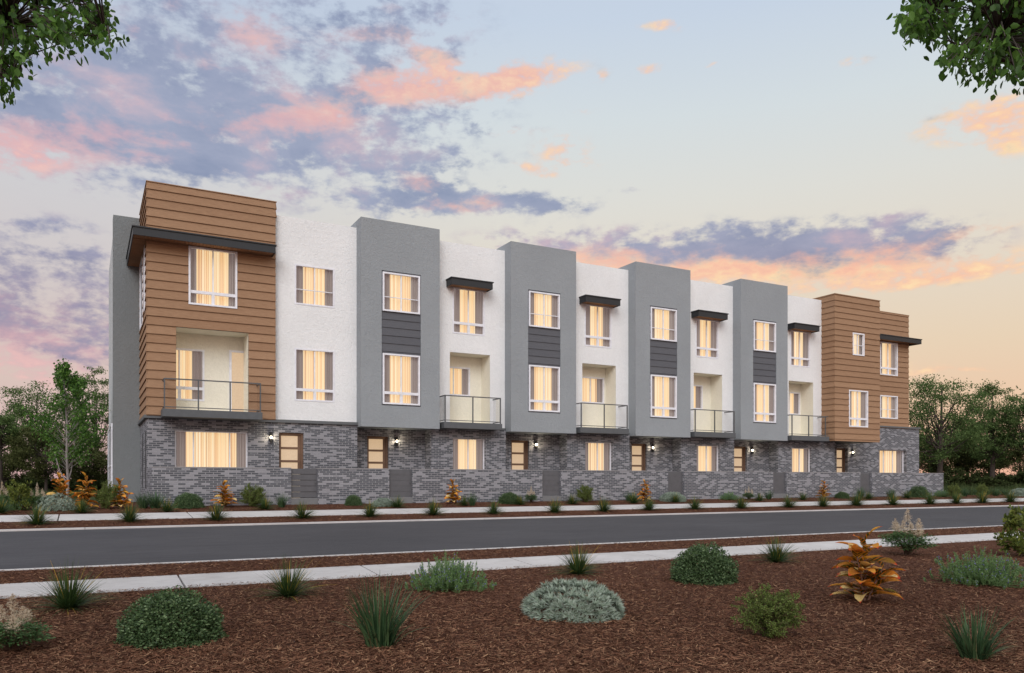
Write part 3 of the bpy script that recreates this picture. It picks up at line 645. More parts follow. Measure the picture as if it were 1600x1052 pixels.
# --- low garden wall with gates
GW = empty('garden_wall', (2.01, 29.8, 0)); tag(GW, 'low grey brick garden wall with metal gates running in front of the townhouses', 'wall')
gates = [(6.74, 7.73), (10.56, 11.53), (17.55, 18.50), (24.51, 25.47), (31.44, 32.40), (38.18, 39.12)]
b = MB(); xs = 2.01
for a, c in gates + [(45.62, 45.7)]: b.box(xs, a, 29.8, 30.05, -.15, 1.35); xs = c
b.box(2.01, 2.26, 30.05, DBR, -.15, 1.35); b.box(45.37, 45.62, 30.05, DRR, -.15, 1.35)
b.build('brick_wall', M['brick'], GW, bevel=.008)
b = MB(); xs = 1.995
for a, c in gates + [(45.635, 45.7)]: b.box(xs, a, 29.785, 30.065, 1.35, 1.372); xs = c
b.build('wall_coping', simple('mortar_cap', (.33, .32, .33)), GW)
for i, (a, c) in enumerate(gates):
    b = MB(); z0, z1 = .24, 1.34; y = 29.9; hh = (z1 - z0) / 5
    for j in range(5): b.box(a + .03, c - .03, y, y + .03, z0 + j * hh + (.022 if i == 0 else .006), z0 + (j + 1) * hh)
    b.box(a, a + .03, y - .005, y + .04, z0, z1); b.box(c - .03, c, y - .005, y + .04, z0, z1)
    g = b.build('gate', M['gate'], GW)
    b = MB(); xm = a + (.36 if i == 0 else .03); b.box(xm, c - .03, y + .031, y + .036, z0, z1); b.build('backing_panel', M['gate'], g)
    if i == 0: b = MB(); b.box(a + .03, xm - .002, y + .031, y + .036, z0, z1); b.build('slot_light_panel', M['cream'], g)  # cream sheet stands in for warm light showing through the gate slots
    b = MB(); b.box(c - .10, c - .05, y - .03, y, .78, .84); b.build('latch', M['steel'], g)
    b = MB(); b.box(a, c, 29.78, 30.05, -.1, .235); b.build('doorstep', M['concrete'], GW, bevel=.01)

# ------------------------------------------------------------------ planting: one template of each kind, then copies
FM = {}
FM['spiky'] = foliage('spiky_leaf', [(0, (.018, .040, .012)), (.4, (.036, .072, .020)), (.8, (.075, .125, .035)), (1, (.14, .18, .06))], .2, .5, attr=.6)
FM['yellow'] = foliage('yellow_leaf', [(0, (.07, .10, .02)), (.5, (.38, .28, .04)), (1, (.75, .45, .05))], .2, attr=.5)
FM['tall'] = foliage('tall_leaf', [(0, (.022, .052, .022)), (.5, (.048, .10, .042)), (.9, (.095, .16, .07)), (1, (.20, .18, .08))], .15, .45, attr=.85)
FM['dry'] = foliage('dry_blade', [(0, (.06, .07, .03)), (1, (.24, .20, .10))], .2, attr=.5)
FM['round'] = foliage('boxwood_leaf', [(0, (.034, .064, .024)), (.4, (.07, .122, .046)), (.75, (.115, .185, .075)), (1, (.22, .30, .15))], .3, .45)
FM['silver'] = foliage('silver_leaf', [(0, (.13, .18, .13)), (.35, (.22, .28, .21)), (.75, (.34, .40, .33)), (1, (.46, .52, .46))], .15, .6, attr=.5)
FM['blue'] = foliage('sage_leaf', [(0, (.10, .19, .07)), (.5, (.18, .30, .11)), (1, (.30, .43, .19))], .35)
FM['violet'] = foliage('violet_petal', [(0, (.16, .14, .42)), (1, (.32, .28, .62))], .2)
FM['airy'] = foliage('light_leaf', [(0, (.075, .11, .025)), (.5, (.14, .20, .045)), (1, (.24, .30, .08))], .35)
FM['shrub'] = foliage('olive_leaf', [(0, (.055, .085, .018)), (.5, (.13, .17, .035)), (1, (.27, .30, .06))], .4)
FM['plumeleaf'] = foliage('fern_leaf', [(0, (.045, .095, .032)), (.5, (.08, .16, .055)), (1, (.14, .25, .09))], .35)
FM['plume'] = foliage('cream_plume', [(0, (.46, .36, .25)), (.5, (.64, .53, .40)), (1, (.76, .66, .52))], .3, .8)
FM['stem'] = simple('twig', (.10, .06, .04), .9); FM['redstem'] = simple('croton_stem', (.22, .12, .09), .8)
def crotonmat():
    m_, q = mat('croton_leaf'); a = q.new('ShaderNodeAttribute'); a.attribute_name = 't'; b_ = q.new('ShaderNodeAttribute'); b_.attribute_name = 's'
    r = q.new('ShaderNodeNewGeometry').outputs['Random Per Island']; t, s_ = a.outputs['Fac'], q.m('ABSOLUTE', b_.outputs['Fac'])
    vein = q.ss(q.m('SINE', q.m('ADD', q.m('MULTIPLY', t, 34), q.m('MULTIPLY', s_, -5))), .2, .8)
    mid = q.ss(s_, .10, .0); v_ = q.m('MAXIMUM', vein, mid)
    wn_ = q.new('ShaderNodeTexWhiteNoise', noise_dimensions='1D'); q.put(wn_.inputs['W'], q.m('MULTIPLY', r, 91.7)); r2 = wn_.outputs['Value']
    inner = q.mix(v_, q.mix(r2, (.035, .060, .010), (.13, .085, .010)), q.mix(r2, (.55, .13, .015), (.72, .34, .03)))
    outer = q.ramp(r, [(0, (.12, .15, .02)), (.22, (.42, .16, .02)), (.5, (.78, .27, .03)), (.75, (.86, .50, .08)), (1, (.90, .78, .36))])
    nz = q.noise(pos(q), 38, 4, .6); outer = q.mix(q.ss(nz, .55, .62), outer, q.mix(r2, (.30, .08, .02), (.80, .36, .14)))
    c = q.mix(q.ss(q.m('ADD', t, q.m('MULTIPLY', r2, .45)), .50, .85), inner, outer)
    c = q.mix(q.ss(t, .84, .97), c, (.68, .08, .03))
    q.put(q.p.inputs['Base Color'], c); q.p.inputs['Roughness'].default_value = .6; q.p.inputs['Specular IOR Level'].default_value = .2
    tr = q.new('ShaderNodeBsdfTranslucent'); q.put(tr.inputs[0], c); mx = q.new('ShaderNodeMixShader'); mx.inputs[0].default_value = .35
    q.l.new(q.p.outputs[0], mx.inputs[1]); q.l.new(tr.outputs[0], mx.inputs[2]); q.l.new(mx.outputs[0], q.out.inputs[0]); return m_
FM['croton'] = crotonmat()
def G(nm, geo, mt): return npmesh(nm, geo[0], geo[1], FM[mt], {'t': geo[2]})
def tubes_geo(paths, sides=4):
    """paths: list of (pts Kx3, radii K) all numpy"""
    Vs, Fs, o = [], [], 0
    for pts, rad in paths:
        pts = np.asarray(pts, float); K = len(pts); T_ = nrm(np.gradient(pts, axis=0)); ref = np.where(np.abs(T_[:, 2:3]) > .9, [[1., 0, 0]], [[0, 0, 1.]])
        A = nrm(np.cross(T_, ref)); Bn = np.cross(T_, A); th = np.arange(sides) * 2 * np.pi / sides; r = np.asarray(rad)[:, None, None]
        V = pts[:, None, :] + r * (A[:, None, :] * np.cos(th)[None, :, None] + Bn[:, None, :] * np.sin(th)[None, :, None])
        i = np.arange(K - 1)[:, None] * sides; j = np.arange(sides)[None, :]; j2 = (j + 1) % sides
        Fs.append(np.stack([i + j, i + j2, i + sides + j2, i + sides + j], 2).reshape(-1, 4) + o); Vs.append(V.reshape(-1, 3)); o += K * sides
    V = np.concatenate(Vs); return V, np.concatenate(Fs), np.zeros(len(V))
def rdir(rng, n_, up=0.): v = rng.normal(0, 1, (n_, 3)); v[:, 2] += up; return nrm(v)

def k_spiky(rng):
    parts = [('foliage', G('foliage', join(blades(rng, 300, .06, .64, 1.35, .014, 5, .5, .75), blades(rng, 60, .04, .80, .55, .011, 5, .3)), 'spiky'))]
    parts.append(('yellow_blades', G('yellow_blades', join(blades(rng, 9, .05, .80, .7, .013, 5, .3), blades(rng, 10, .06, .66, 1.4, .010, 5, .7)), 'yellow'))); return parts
def k_tall(rng):
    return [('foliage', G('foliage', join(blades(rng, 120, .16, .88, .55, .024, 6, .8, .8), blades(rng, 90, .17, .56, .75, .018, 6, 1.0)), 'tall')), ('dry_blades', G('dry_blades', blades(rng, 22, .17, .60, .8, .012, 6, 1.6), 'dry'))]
def dome(rng, n_, rx, rz, lo=.78, lobes=.10, even=False):
    d_ = rdir(rng, n_)
    if even: zz = 1 - (np.arange(n_) + .5) / n_; pp = np.arange(n_) * 2.39996; d_ = np.stack([np.sqrt(1 - zz * zz) * np.cos(pp), np.sqrt(1 - zz * zz) * np.sin(pp), zz], 1) + rng.normal(0, .03, (n_, 3))
    d_[:, 2] = np.abs(d_[:, 2]) * 1.0 - .12; d_ = nrm(d_)
    ph = rng.uniform(0, 6.28, 6)
    az_ = np.arctan2(d_[:, 1], d_[:, 0]); bumpy = 1 + lobes * (.7 * np.sin(13 * az_ + ph[3]) * np.sin(11 * d_[:, 2] + ph[4]) + np.sin(3 * az_ + ph[0]) * .5 + np.sin(7 * az_ + ph[1] + 4 * d_[:, 2]) * .4 + np.sin(9 * d_[:, 2] + ph[2] + 2 * az_) * .5)
    r = rng.uniform(lo, 1, n_) * bumpy
    P = d_ * r[:, None] * np.array([rx, rx, rz]); P[:, 2] = np.maximum(P[:, 2], .0) + .01; return P, d_
def k_round(rng, n_=15000):
    P, d_ = dome(rng, n_, .55, .64, .66, .085); D = nrm(d_ * .7 + rng.normal(0, .6, P.shape)); Nn = nrm(d_ + rng.normal(0, .5, P.shape) + [0, 0, .5])
    g_ = leaf_geo(P, D, Nn, rng.uniform(.026, .044, n_), rng.uniform(.018, .028, n_), .2)
    st = [(np.array([[0, 0, 0], [math.cos(a) * .12, math.sin(a) * .12, .2], [math.cos(a) * .3, math.sin(a) * .3, .42]]), [.014, .01, .005]) for a in np.linspace(0, 6, 9)]
    return [('foliage', G('foliage', g_, 'round')), ('stem', G('stem', tubes_geo(st), 'stem'))]
def k_silver(rng):
    n_ = 270; P, d_ = dome(rng, n_, .62, .44, .90, .07, True); gs = []
    m_ = 34
    Pn = np.repeat(P, m_, 0); ax = np.repeat(nrm(d_ + [0, 0, .45]), m_, 0); spread = rng.uniform(.4, 1.9, n_ * m_)[:, None]
    D = nrm(ax + nrm(np.cross(ax, rng.normal(0, 1, ax.shape))) * spread); Nn = nrm(ax * 1.0 + D * -.2)
    L = rng.uniform(.075, .125, n_ * m_); g_ = leaf_geo(Pn, D, Nn, L, rng.uniform(.009, .014, n_ * m_), .1)
    st = [(np.array([[0, 0, 0], p * .5 + [0, 0, -.02], p]), [.012, .008, .005]) for p in P[::14]]
    return [('foliage', G('foliage', g_, 'silver')), ('stem', G('stem', tubes_geo(st), 'stem'))]
def k_blue(rng):
    n_ = 460; P, d_ = dome(rng, n_, .62, .50, .35, .22); P[:, 2] *= .72; m_ = 60
    ax = nrm(d_ * .35 + [0, 0, 1] + rng.normal(0, .12, P.shape)); h = rng.uniform(.12, .26, n_) * (1.15 - .7 * np.hypot(P[:, 0], P[:, 1]) / .62)
    t = rng.uniform(0, 1, (n_, m_)); Q = (P[:, None, :] + ax[:, None, :] * (h[:, None] * t)[:, :, None]).reshape(-1, 3); k = n_ * m_
    D = nrm(np.repeat(ax, m_, 0) * .8 + rdir(rng, k) * .9); g_ = leaf_geo(Q, D, rdir(rng, k, 1), rng.uniform(.018, .034, k), rng.uniform(.006, .010, k), kind='quad')
    f_ = 420; idx = rng.integers(0, n_, f_); Q2 = P[idx] + ax[idx] * (h[idx] * rng.uniform(.5, 1.05, f_))[:, None] + rng.normal(0, .012, (f_, 3)); k4 = 4
    g2 = leaf_geo(np.repeat(Q2, k4, 0), rdir(rng, f_ * k4), rdir(rng, f_ * k4), np.full(f_ * k4, .013), np.full(f_ * k4, .012), kind='quad')
    st = [(np.array([[0, 0, 0], P[i] * .6, P[i], P[i] + ax[i] * h[i]]), [.006, .004, .003, .0015]) for i in range(0, n_, 2)]
    return [('foliage', G('foliage', g_, 'blue')), ('flowers', G('flowers', g2, 'violet')), ('stem', G('stem', tubes_geo(st, 3), 'blue'))]
def twiggy(rng, n_br, hgt, wid, lf, lsz, lw, mt, up=.5, per=18, droop=0.):
    st, Q, Dd = [], [], []
    for i in range(n_br):
        a = rng.uniform(0, 6.283); r = wid * math.sqrt(rng.uniform(0, 1)); zt = hgt * rng.uniform(.12, 1) ** .8 * (1 - .35 * (r / wid) ** 2); tip = np.array([r * math.cos(a), r * math.sin(a), zt])
        mid = tip * [.35, .35, .55] + rng.normal(0, .03, 3); pts = np.array([[0, 0, 0], mid * .5, mid, tip]); st.append((pts, [.010, .007, .005, .002]))
        for j in range(per):
            t = rng.uniform(.25, 1.0); p = mid + (tip - mid) * t if t > .4 else mid * (t / .4); off = rdir(rng, 1)[0] * rng.uniform(.02, .10) * (hgt + wid)
            e = p + off * [1, 1, .8]; st.append((np.array([p, (p + e) / 2 + [0, 0, .01], e]), [.003, .002, .001]))
            for u in np.linspace(.25, 1, lf): Q.append(p + (e - p) * u); Dd.append(off)
    Q = np.array(Q); k = len(Q); D = nrm(nrm(np.array(Dd)) * .5 + rdir(rng, k, up)); Q = Q + rng.normal(0, .006, Q.shape); Q[:, 2] = np.maximum(Q[:, 2], .02)
    return [('foliage', G('foliage', leaf_geo(Q, D, rdir(rng, k, 1.2), lsz * rng.uniform(.6, 1.1, k), lw * rng.uniform(.7, 1.1, k), .15), mt)), ('stem', G('stem', tubes_geo(st, 3), 'stem'))]
def k_airy(rng): return twiggy(rng, 70, .72, .46, 11, .027, .015, 'airy', .4, 24)
def k_shrub(rng): return twiggy(rng, 34, .95, .62, 8, .085, .040, 'shrub', .9, 12)
def leaf_sheet(base, D, L, Wd, curl, rng, nu=8, nv=4):
    """broad arching leaf with a folded midrib"""
    D = D / np.linalg.norm(D); side = np.cross(D, [0, 0, 1.]); side /= np.linalg.norm(side); up = np.cross(side, D)
    V, T_, S2 = [], [], []
    p = np.array(base, float); ang = 0; tw = rng.normal(0, .5)
    for i in range(nu + 1):
        t = i / nu; w = Wd * (math.sin(math.pi * min(1, t * 1.02) ** .85) ** .75 + .06) * .5 if t < 1 else .002
        dcur = D * math.cos(ang) + up * math.sin(ang); ucur = -D * math.sin(ang) + up * math.cos(ang); sd = side * math.cos(tw * t) + ucur * math.sin(tw * t)
        for j in range(nv + 1):
            s_ = (j / nv) * 2 - 1; wav = .10 * math.sin(t * 14 + s_ * 2) * abs(s_)
            V.append(p + sd * (s_ * w) + ucur * (abs(s_) * w * .38 + wav * w)); T_.append(t); S2.append(s_)
        p = p + dcur * (L / nu); ang -= curl / nu * (.5 + 1.3 * t)
    Fc = [(i * (nv + 1) + j, i * (nv + 1) + j + 1, (i + 1) * (nv + 1) + j + 1, (i + 1) * (nv + 1) + j) for i in range(nu) for j in range(nv)]
    return np.array(V), np.array(Fc), T_, S2
def k_croton(rng):
    Vs, Fs, T_, S2, o = [], [], [], [], 0; st = []
    for q in range(3):
        a0 = q * 2.1 + rng.uniform(0, 1); lean = .05 + .07 * q; hh = (.86, .66, .50)[q]
        top = np.array([math.cos(a0) * lean, math.sin(a0) * lean, hh]); pts = np.array([[math.cos(a0) * .02, math.sin(a0) * .02, 0], top * [.5, .5, .5], top]); st.append((pts, [.016, .013, .009]))
        nl = (24, 15, 11)[q]
        for i in range(nl):
            f_ = .08 + .92 * (i / (nl - 1)); p = pts[0] + (top - pts[0]) * f_; a = i * 2.4 + rng.uniform(-.35, .35) + q
            el_ = (.12 + .50 * rng.uniform(0, 1)) + .7 * (f_ > .93); Dv = np.array([math.cos(a) * math.cos(el_), math.sin(a) * math.cos(el_), math.sin(el_)])
            L = rng.uniform(.38, .56) * (1.0 - .38 * f_); V, Fc, t, s2 = leaf_sheet(p, Dv, L, L * rng.uniform(.34, .46), rng.uniform(.45, 1.2), rng)
            Vs.append(V); Fs.append(Fc + o); T_ += t; S2 += s2; o += len(V)
    me = npmesh('foliage', np.concatenate(Vs), np.concatenate(Fs), FM['croton'], {'t': T_, 's': S2}, smooth=True)
    return [('foliage', me), ('stem', G('stem', tubes_geo(st, 6), 'redstem'))]
def k_plume(rng):
    # fern-like mound
    Q, Dd, st = [], [], []
    for i in range(60):
        a = rng.uniform(0, 6.283); r = rng.uniform(.18, .42); z = rng.uniform(.08, .42) * (1.15 - r); e = np.array([r * math.cos(a), r * math.sin(a), z + .05]); m_ = np.array([r * .45 * math.cos(a), r * .45 * math.sin(a), z * .9 + .04])
        st.append((np.array([[0, 0, 0], m_, e]), [.006, .004, .002]))
        for j in range(46):
            t = rng.uniform(.25, 1); p = m_ + (e - m_) * t; off = np.array([rng.normal(0, .07), rng.normal(0, .07), rng.normal(0, .018)]) * (1.3 - t * .6); Q.append(p + off); Dd.append(off + (e - m_) * .5 + [0, 0, -.02])
    Q = np.array(Q); k = len(Q); g_ = leaf_geo(Q, nrm(nrm(np.array(Dd)) + rdir(rng, k) * .3), rdir(rng, k, 3), rng.uniform(.03, .05, k), rng.uniform(.016, .026, k), .15)
    B, st2 = [], []; n_ = 0; Vs = []
    for (x, y, zt, hh, ww) in [(0, 0, .82, .24, .09), (.20, .05, .64, .20, .09), (-.19, -.04, .66, .20, .09), (-.27, .1, .56, .20, .10), (.05, -.18, .58, .2, .09), (.26, -.1, .56, .17, .08), (-.05, .2, .62, .2, .1)]:
        st2.append((np.array([[x * .2, y * .2, 0], [x * .7, y * .7, zt * .5], [x, y, zt]]), [.006, .004, .002])); m_ = 120
        t = rng.uniform(0, 1, m_) ** 1.15; rad = ww * 1.25 * (1 - t) ** .7; a = rng.uniform(0, 6.283, m_); P = np.stack([x + 0 * t, y + 0 * t, zt - hh + hh * t], 1)
        D = np.stack([np.cos(a), np.sin(a), rng.uniform(-.45, .9, m_)], 1); Vs.append(leaf_geo(P, D, rdir(rng, m_), np.maximum(rad * rng.uniform(.5, 1.15, m_), .012), np.full(m_, .006), kind='quad'))
        P2_ = P + nrm(D) * (rad * rng.uniform(.3, 1, m_))[:, None]; k2 = 3; Vs.append(leaf_geo(np.repeat(P2_, k2, 0), rdir(rng, m_ * k2, -.3), rdir(rng, m_ * k2), rng.uniform(.012, .03, m_ * k2), np.full(m_ * k2, .005), kind='quad'))
    return [('foliage', G('foliage', g_, 'plumeleaf')), ('flower_plumes', G('flower_plumes', join(*Vs), 'plume')), ('stem', G('stem', tubes_geo(st + st2, 3), 'stem'))]

KINDS = {'spiky': ('grass_tuft', k_spiky, 'grass plant', .74, .95, 3), 'tall': ('grass_clump', k_tall, 'grass plant', .78, .85, 2), 'round': ('round_bush', k_round, 'bush', .68, 1.14, 2),
         'silver': ('silver_bush', k_silver, 'bush', .58, 1.42, 2), 'blue': ('flowering_bush', k_blue, 'bush', .58, 1.30, 2), 'airy': ('feathery_shrub', k_airy, 'shrub', .70, .95, 2),
         'croton': ('croton_plant', k_croton, 'plant', 1.0, 1.05, 3), 'plume': ('plume_flower', k_plume, 'flower plant', .82, .86, 1), 'shrub': ('leafy_shrub', k_shrub, 'shrub', 1.0, 1.3, 1)}
def k_wild(rng): return twiggy(rng, 60, 1.0, .75, 6, .085, .05, 'wild', .5, 14)
FM['wild'] = foliage('wild_leaf', [(0, (.03, .042, .016)), (.5, (.055, .075, .026)), (1, (.09, .115, .04))], .25, .8, spec=.08)
KINDS['wild'] = ('wild_bush', k_wild, 'bush', 1.0, 1.5, 2)
TPL = {}
def template(kind, var):
    if (kind, var) not in TPL: TPL[(kind, var)] = KINDS[kind][1](np.random.default_rng(100 + 17 * var + sum(map(ord, kind))))
    return TPL[(kind, var)]
cnt = {}
def plant(kind, px, py, wpx, hpx, label, group=None, var=None, rz=None):
    nm, fn, cat, H0, W0, nv = KINDS[kind]; X, Y, Z, depth = on_ground(px, py)
    i = cnt.get(kind, 0); cnt[kind] = i + 1; v_ = i % nv if var is None else var
    if X < 46.2 and Y > 29.25: depth *= 29.25 / Y; X, Y = at(px, depth); Z = gz(Y)
    e = empty(nm, (X, Y, Z)); e.rotation_euler[2] = (i * 1.9 + px * .01) if rz is None else rz
    rad = {'round': .42, 'silver': .42, 'blue': .36, 'airy': .15, 'shrub': .2, 'plume': .2}.get(kind, .04) * wpx / F * depth
    if not (X < 46.2 and Y > 28.6): depth += rad; X, Y = at(px, depth); Z = gz(Y); e.location = (X, Y, Z); WO[e.name] = Vector((X, Y, Z))
    ztop = CAMZ - (py - hpx - 753) / F * depth
    sx, sz = wpx / F * depth / W0, max(ztop - Z, .05) / H0; e.scale = (sx, sx, sz)
    for pn, me in template(kind, v_):
        c = bpy.data.objects.new(pn, me); COL.objects.link(c); c.parent = e
    return tag(e, label, cat, group)
ORD = ['first', 'second', 'third', 'fourth', 'fifth', 'sixth', 'seventh', 'eighth', 'ninth', 'tenth', 'eleventh', 'twelfth', 'thirteenth', 'fourteenth', 'fifteenth', 'sixteenth', 'seventeenth', 'eighteenth', 'nineteenth', 'twentieth', 'twenty-first']
gnear = 'spiky grasses along the near pavement'
plant('spiky', 107, 953, 110, 82, 'large spiky grass with yellow tips on the near mulch, leftmost, beside the cream plume plant', gnear, 0)
plant('spiky', 450, 933, 92, 68, 'spiky yellow-tipped grass on the near mulch between the left round bush and the tall grass', gnear, 1)
plant('spiky', 903, 898, 74, 56, 'spiky yellow-tipped grass by the near pavement, right behind the silver bush', gnear, 2)
plant('spiky', 1213, 879, 68, 48, 'smallest near spiky grass, by the pavement right of the round bush', gnear, 0, 2.2)
gt = 'tall broad-bladed grasses in the near bed'
plant('tall', 594, 1010, 112, 112, 'tall dark green grass clump at bottom centre of the near mulch bed', gt, 0); plant('tall', 1523, 1030, 98, 84, 'tall green grass clump at the bottom right corner of the near bed', gt, 1)
gr = 'clipped round bushes in the near bed'
plant('round', 268, 1013, 160, 94, 'large rounded dark green bush at lower left of the near mulch bed', gr, 0); plant('round', 1100, 914, 106, 66, 'rounded dark green bush on near mulch, right of the silver bush', gr, 1)
gb = 'sage bushes with violet flowers in the near bed'
plant('blue', 702, 928, 132, 68, 'grey-green bush with tiny violet flowers by the near pavement at the picture centre', gb, 0); plant('blue', 1537, 920, 140, 66, 'grey-green bush with tiny violet flowers at the right edge of the near bed', gb, 1)
plant('silver', 897, 972, 170, 74, 'wide silvery green bush of pointed rosettes in the middle of the near mulch', var=0)
plant('airy', 1200, 998, 112, 86, 'airy bright green shrub with tiny leaves, left of the near orange croton', var=0)
plant('croton', 1353, 940, 134, 106, 'near orange and cream croton with large leaves on the mulch', var=0, rz=.4)
plant('plume', 1418, 869, 76, 74, 'plant with pale cream plumes by the near pavement, behind the near croton'); plant('plume', 20, 1022, 112, 94, 'plant with pale cream plumes cut by the left edge of the near bed', rz=2)
plant('shrub', 1612, 872, 104, 98, 'bright olive green leafy shrub cut by the right edge beside the near pavement', var=0)
# strip between the road and the far pavement
row = [(58, 820, 1.15), (203, 816, 1.1), (338, 813.5, 1.05), (473, 810.5, 1), (578, 808, .9), (677, 805.5, .92), (771, 803.5, .8), (867, 801.5, .82), (943, 799.8, .85), (1014, 797.8, .75), (1086, 796.2, .75), (1158, 794.8, .75), (1232, 793.2, .75), (1286, 792, .7), (1338.5, 790.5, .8), (1394.5, 789.5, .7), (1453, 788.3, .72), (1494, 787.3, .68), (1535, 786.2, .7), (1579, 785.2, .7)]
for i, (x, y, s_) in enumerate(row):
    plant('spiky', x, y, 46 * s_, 32 * s_, f'{ORD[i]} spiky grass tuft from the left in the mulch strip between road and far pavement', 'spiky grasses in the kerb strip')
brow = [(0, 803, 1), (128, 802, .85), (261, 800, .8), (414, 797, .8), (621, 793.5, .72), (725.5, 790.5, .6), (813, 789.3, .6), (894, 788.3, .65), (990, 786.8, .65), (1055, 785.6, .55), (1186.5, 783, .5), (1254.5, 781.7, .5), (1357, 780.2, .5), (1417.5, 779, .5)]
for i, (x, y, s_) in enumerate(brow):
    plant('spiky', x, y, 46 * s_, 31 * s_, f'{ORD[i]} spiky grass tuft from the left in the bed between far pavement and brick wall', 'spiky grasses behind the far pavement')
plant('croton', 95, 780, 46, 40, 'orange croton left of the young tree trunk, furthest back of its three', var=1); plant('croton', 133, 793, 48, 50, 'tallest orange croton beside the young tree trunk', var=0); plant('croton', 188, 791, 44, 40, 'orange croton at the foot of the grey corner wall', var=2)
plant('croton', 351, 793, 44, 41, 'orange croton against the low brick wall under the wide left window', var=1, rz=2); plant('croton', 708, 786, 33, 34, 'orange croton at the brick wall under the second bay window', var=2, rz=1)
plant('croton', 1008, 780, 28, 28, 'small orange croton at the brick wall left of the fourth gate', var=0, rz=3); plant('croton', 1287, 777, 25, 25, 'smallest orange croton, at the brick wall right of the fifth gate', var=1, rz=4)
plant('round', 294, 792.5, 47, 23, 'round dark green bush at the left end of the brick wall'); plant('round', 552, 788, 28, 15, 'small round dark bush at the brick wall between the first two gates'); plant('round', 796, 787, 37, 18, 'round dark green bush at the brick wall left of the third gate')
plant('round', 1315.5, 778, 23, 10, 'tiny round dark bush at the brick wall left of the sixth gate'); plant('round', 1436, 775, 32, 16, 'round dark bush at the right end of the brick wall'); plant('round', 1521, 774, 19, 10, 'small dark bush in the grassy bed right of the brick wall')
plant('tall', 224, 790, 28, 23, 'tall grass clump at the grey corner wall, left one of a pair'); plant('tall', 242, 793, 34, 27, 'tall grass clump beside the left end of the brick wall, right one of a pair')
plant('tall', 440, 793, 22, 25, 'tall grass clump left of the first gate'); plant('tall', 738, 790.5, 18, 23, 'tall grass clump right of the croton under the second bay window'); plant('tall', 983, 783.5, 18, 17, 'tall grass clump left of the croton by the fourth gate')
plant('tall', 1201, 780.5, 15, 17, 'tall grass clump at the left side of the fifth gate'); plant('tall', 1345, 775.5, 16, 16, 'tall grass clump in front of the sixth gate'); plant('tall', 1392, 775, 16, 14, 'tall grass clump under the rightmost ground floor window'); plant('tall', 1507, 776, 16, 15, 'tall dark grass clump in the far right bed between two feathery shrubs')
plant('tall', 1556, 775, 17, 14, 'tall dark grass clump in the far right bed left of the silver bush'); plant('tall', 1570, 774, 12, 11, 'small dark grass clump beside the far right silver bush')
plant('airy', 395, 789, 42, 37, 'airy green shrub against the brick wall left of the first gate'); plant('airy', 914, 782, 30, 26, 'airy green shrub against the brick wall right of the third gate'); plant('airy', 1491, 779, 22, 26, 'airy green shrub just past the right end of the brick wall'); plant('airy', 1534, 778, 18, 24, 'airy green shrub in the far right bed near the silver bush')
plant('silver', 88, 793, 64, 26, 'pale silver bush under the young tree at far left'); plant('silver', 598, 791, 38, 15, 'pale silver bush at the brick wall left of the second gate'); plant('silver', 1051, 783.5, 44, 17, 'pale silver bush in front of the fourth gate'); plant('silver', 1594, 776, 34, 15, 'pale silver bush at the far right edge beyond the road')
plant('blue', 1139, 780.5, 32, 14, 'grey-green bush at the brick wall between fourth and fifth gates'); plant('blue', 1472, 775.5, 28, 12, 'grey-green bush at the corner where the brick wall ends'); plant('blue', 20, 790, 44, 20, 'blue-green bush at the far left beside the far pavement')
plant('plume', 830, 783, 22, 23, 'cream plume plant at the brick wall left of the third gate', rz=1); plant('plume', 1170, 779, 20, 19, 'cream plume plant at the brick wall left of the fifth gate', rz=2); plant('plume', 58, 785, 32, 30, 'cream plume plant behind the far left silver bush', rz=3); plant('plume', 3, 776, 26, 24, 'cream plume plant at the far left edge beyond the road', rz=4)
plant('shrub', 27, 776, 54, 33, 'round olive green leafy shrub at far left in front of the dark trees', rz=1); plant('airy', 166, 789, 40, 42, 'green shrub between two orange crotons beside the grey corner wall')

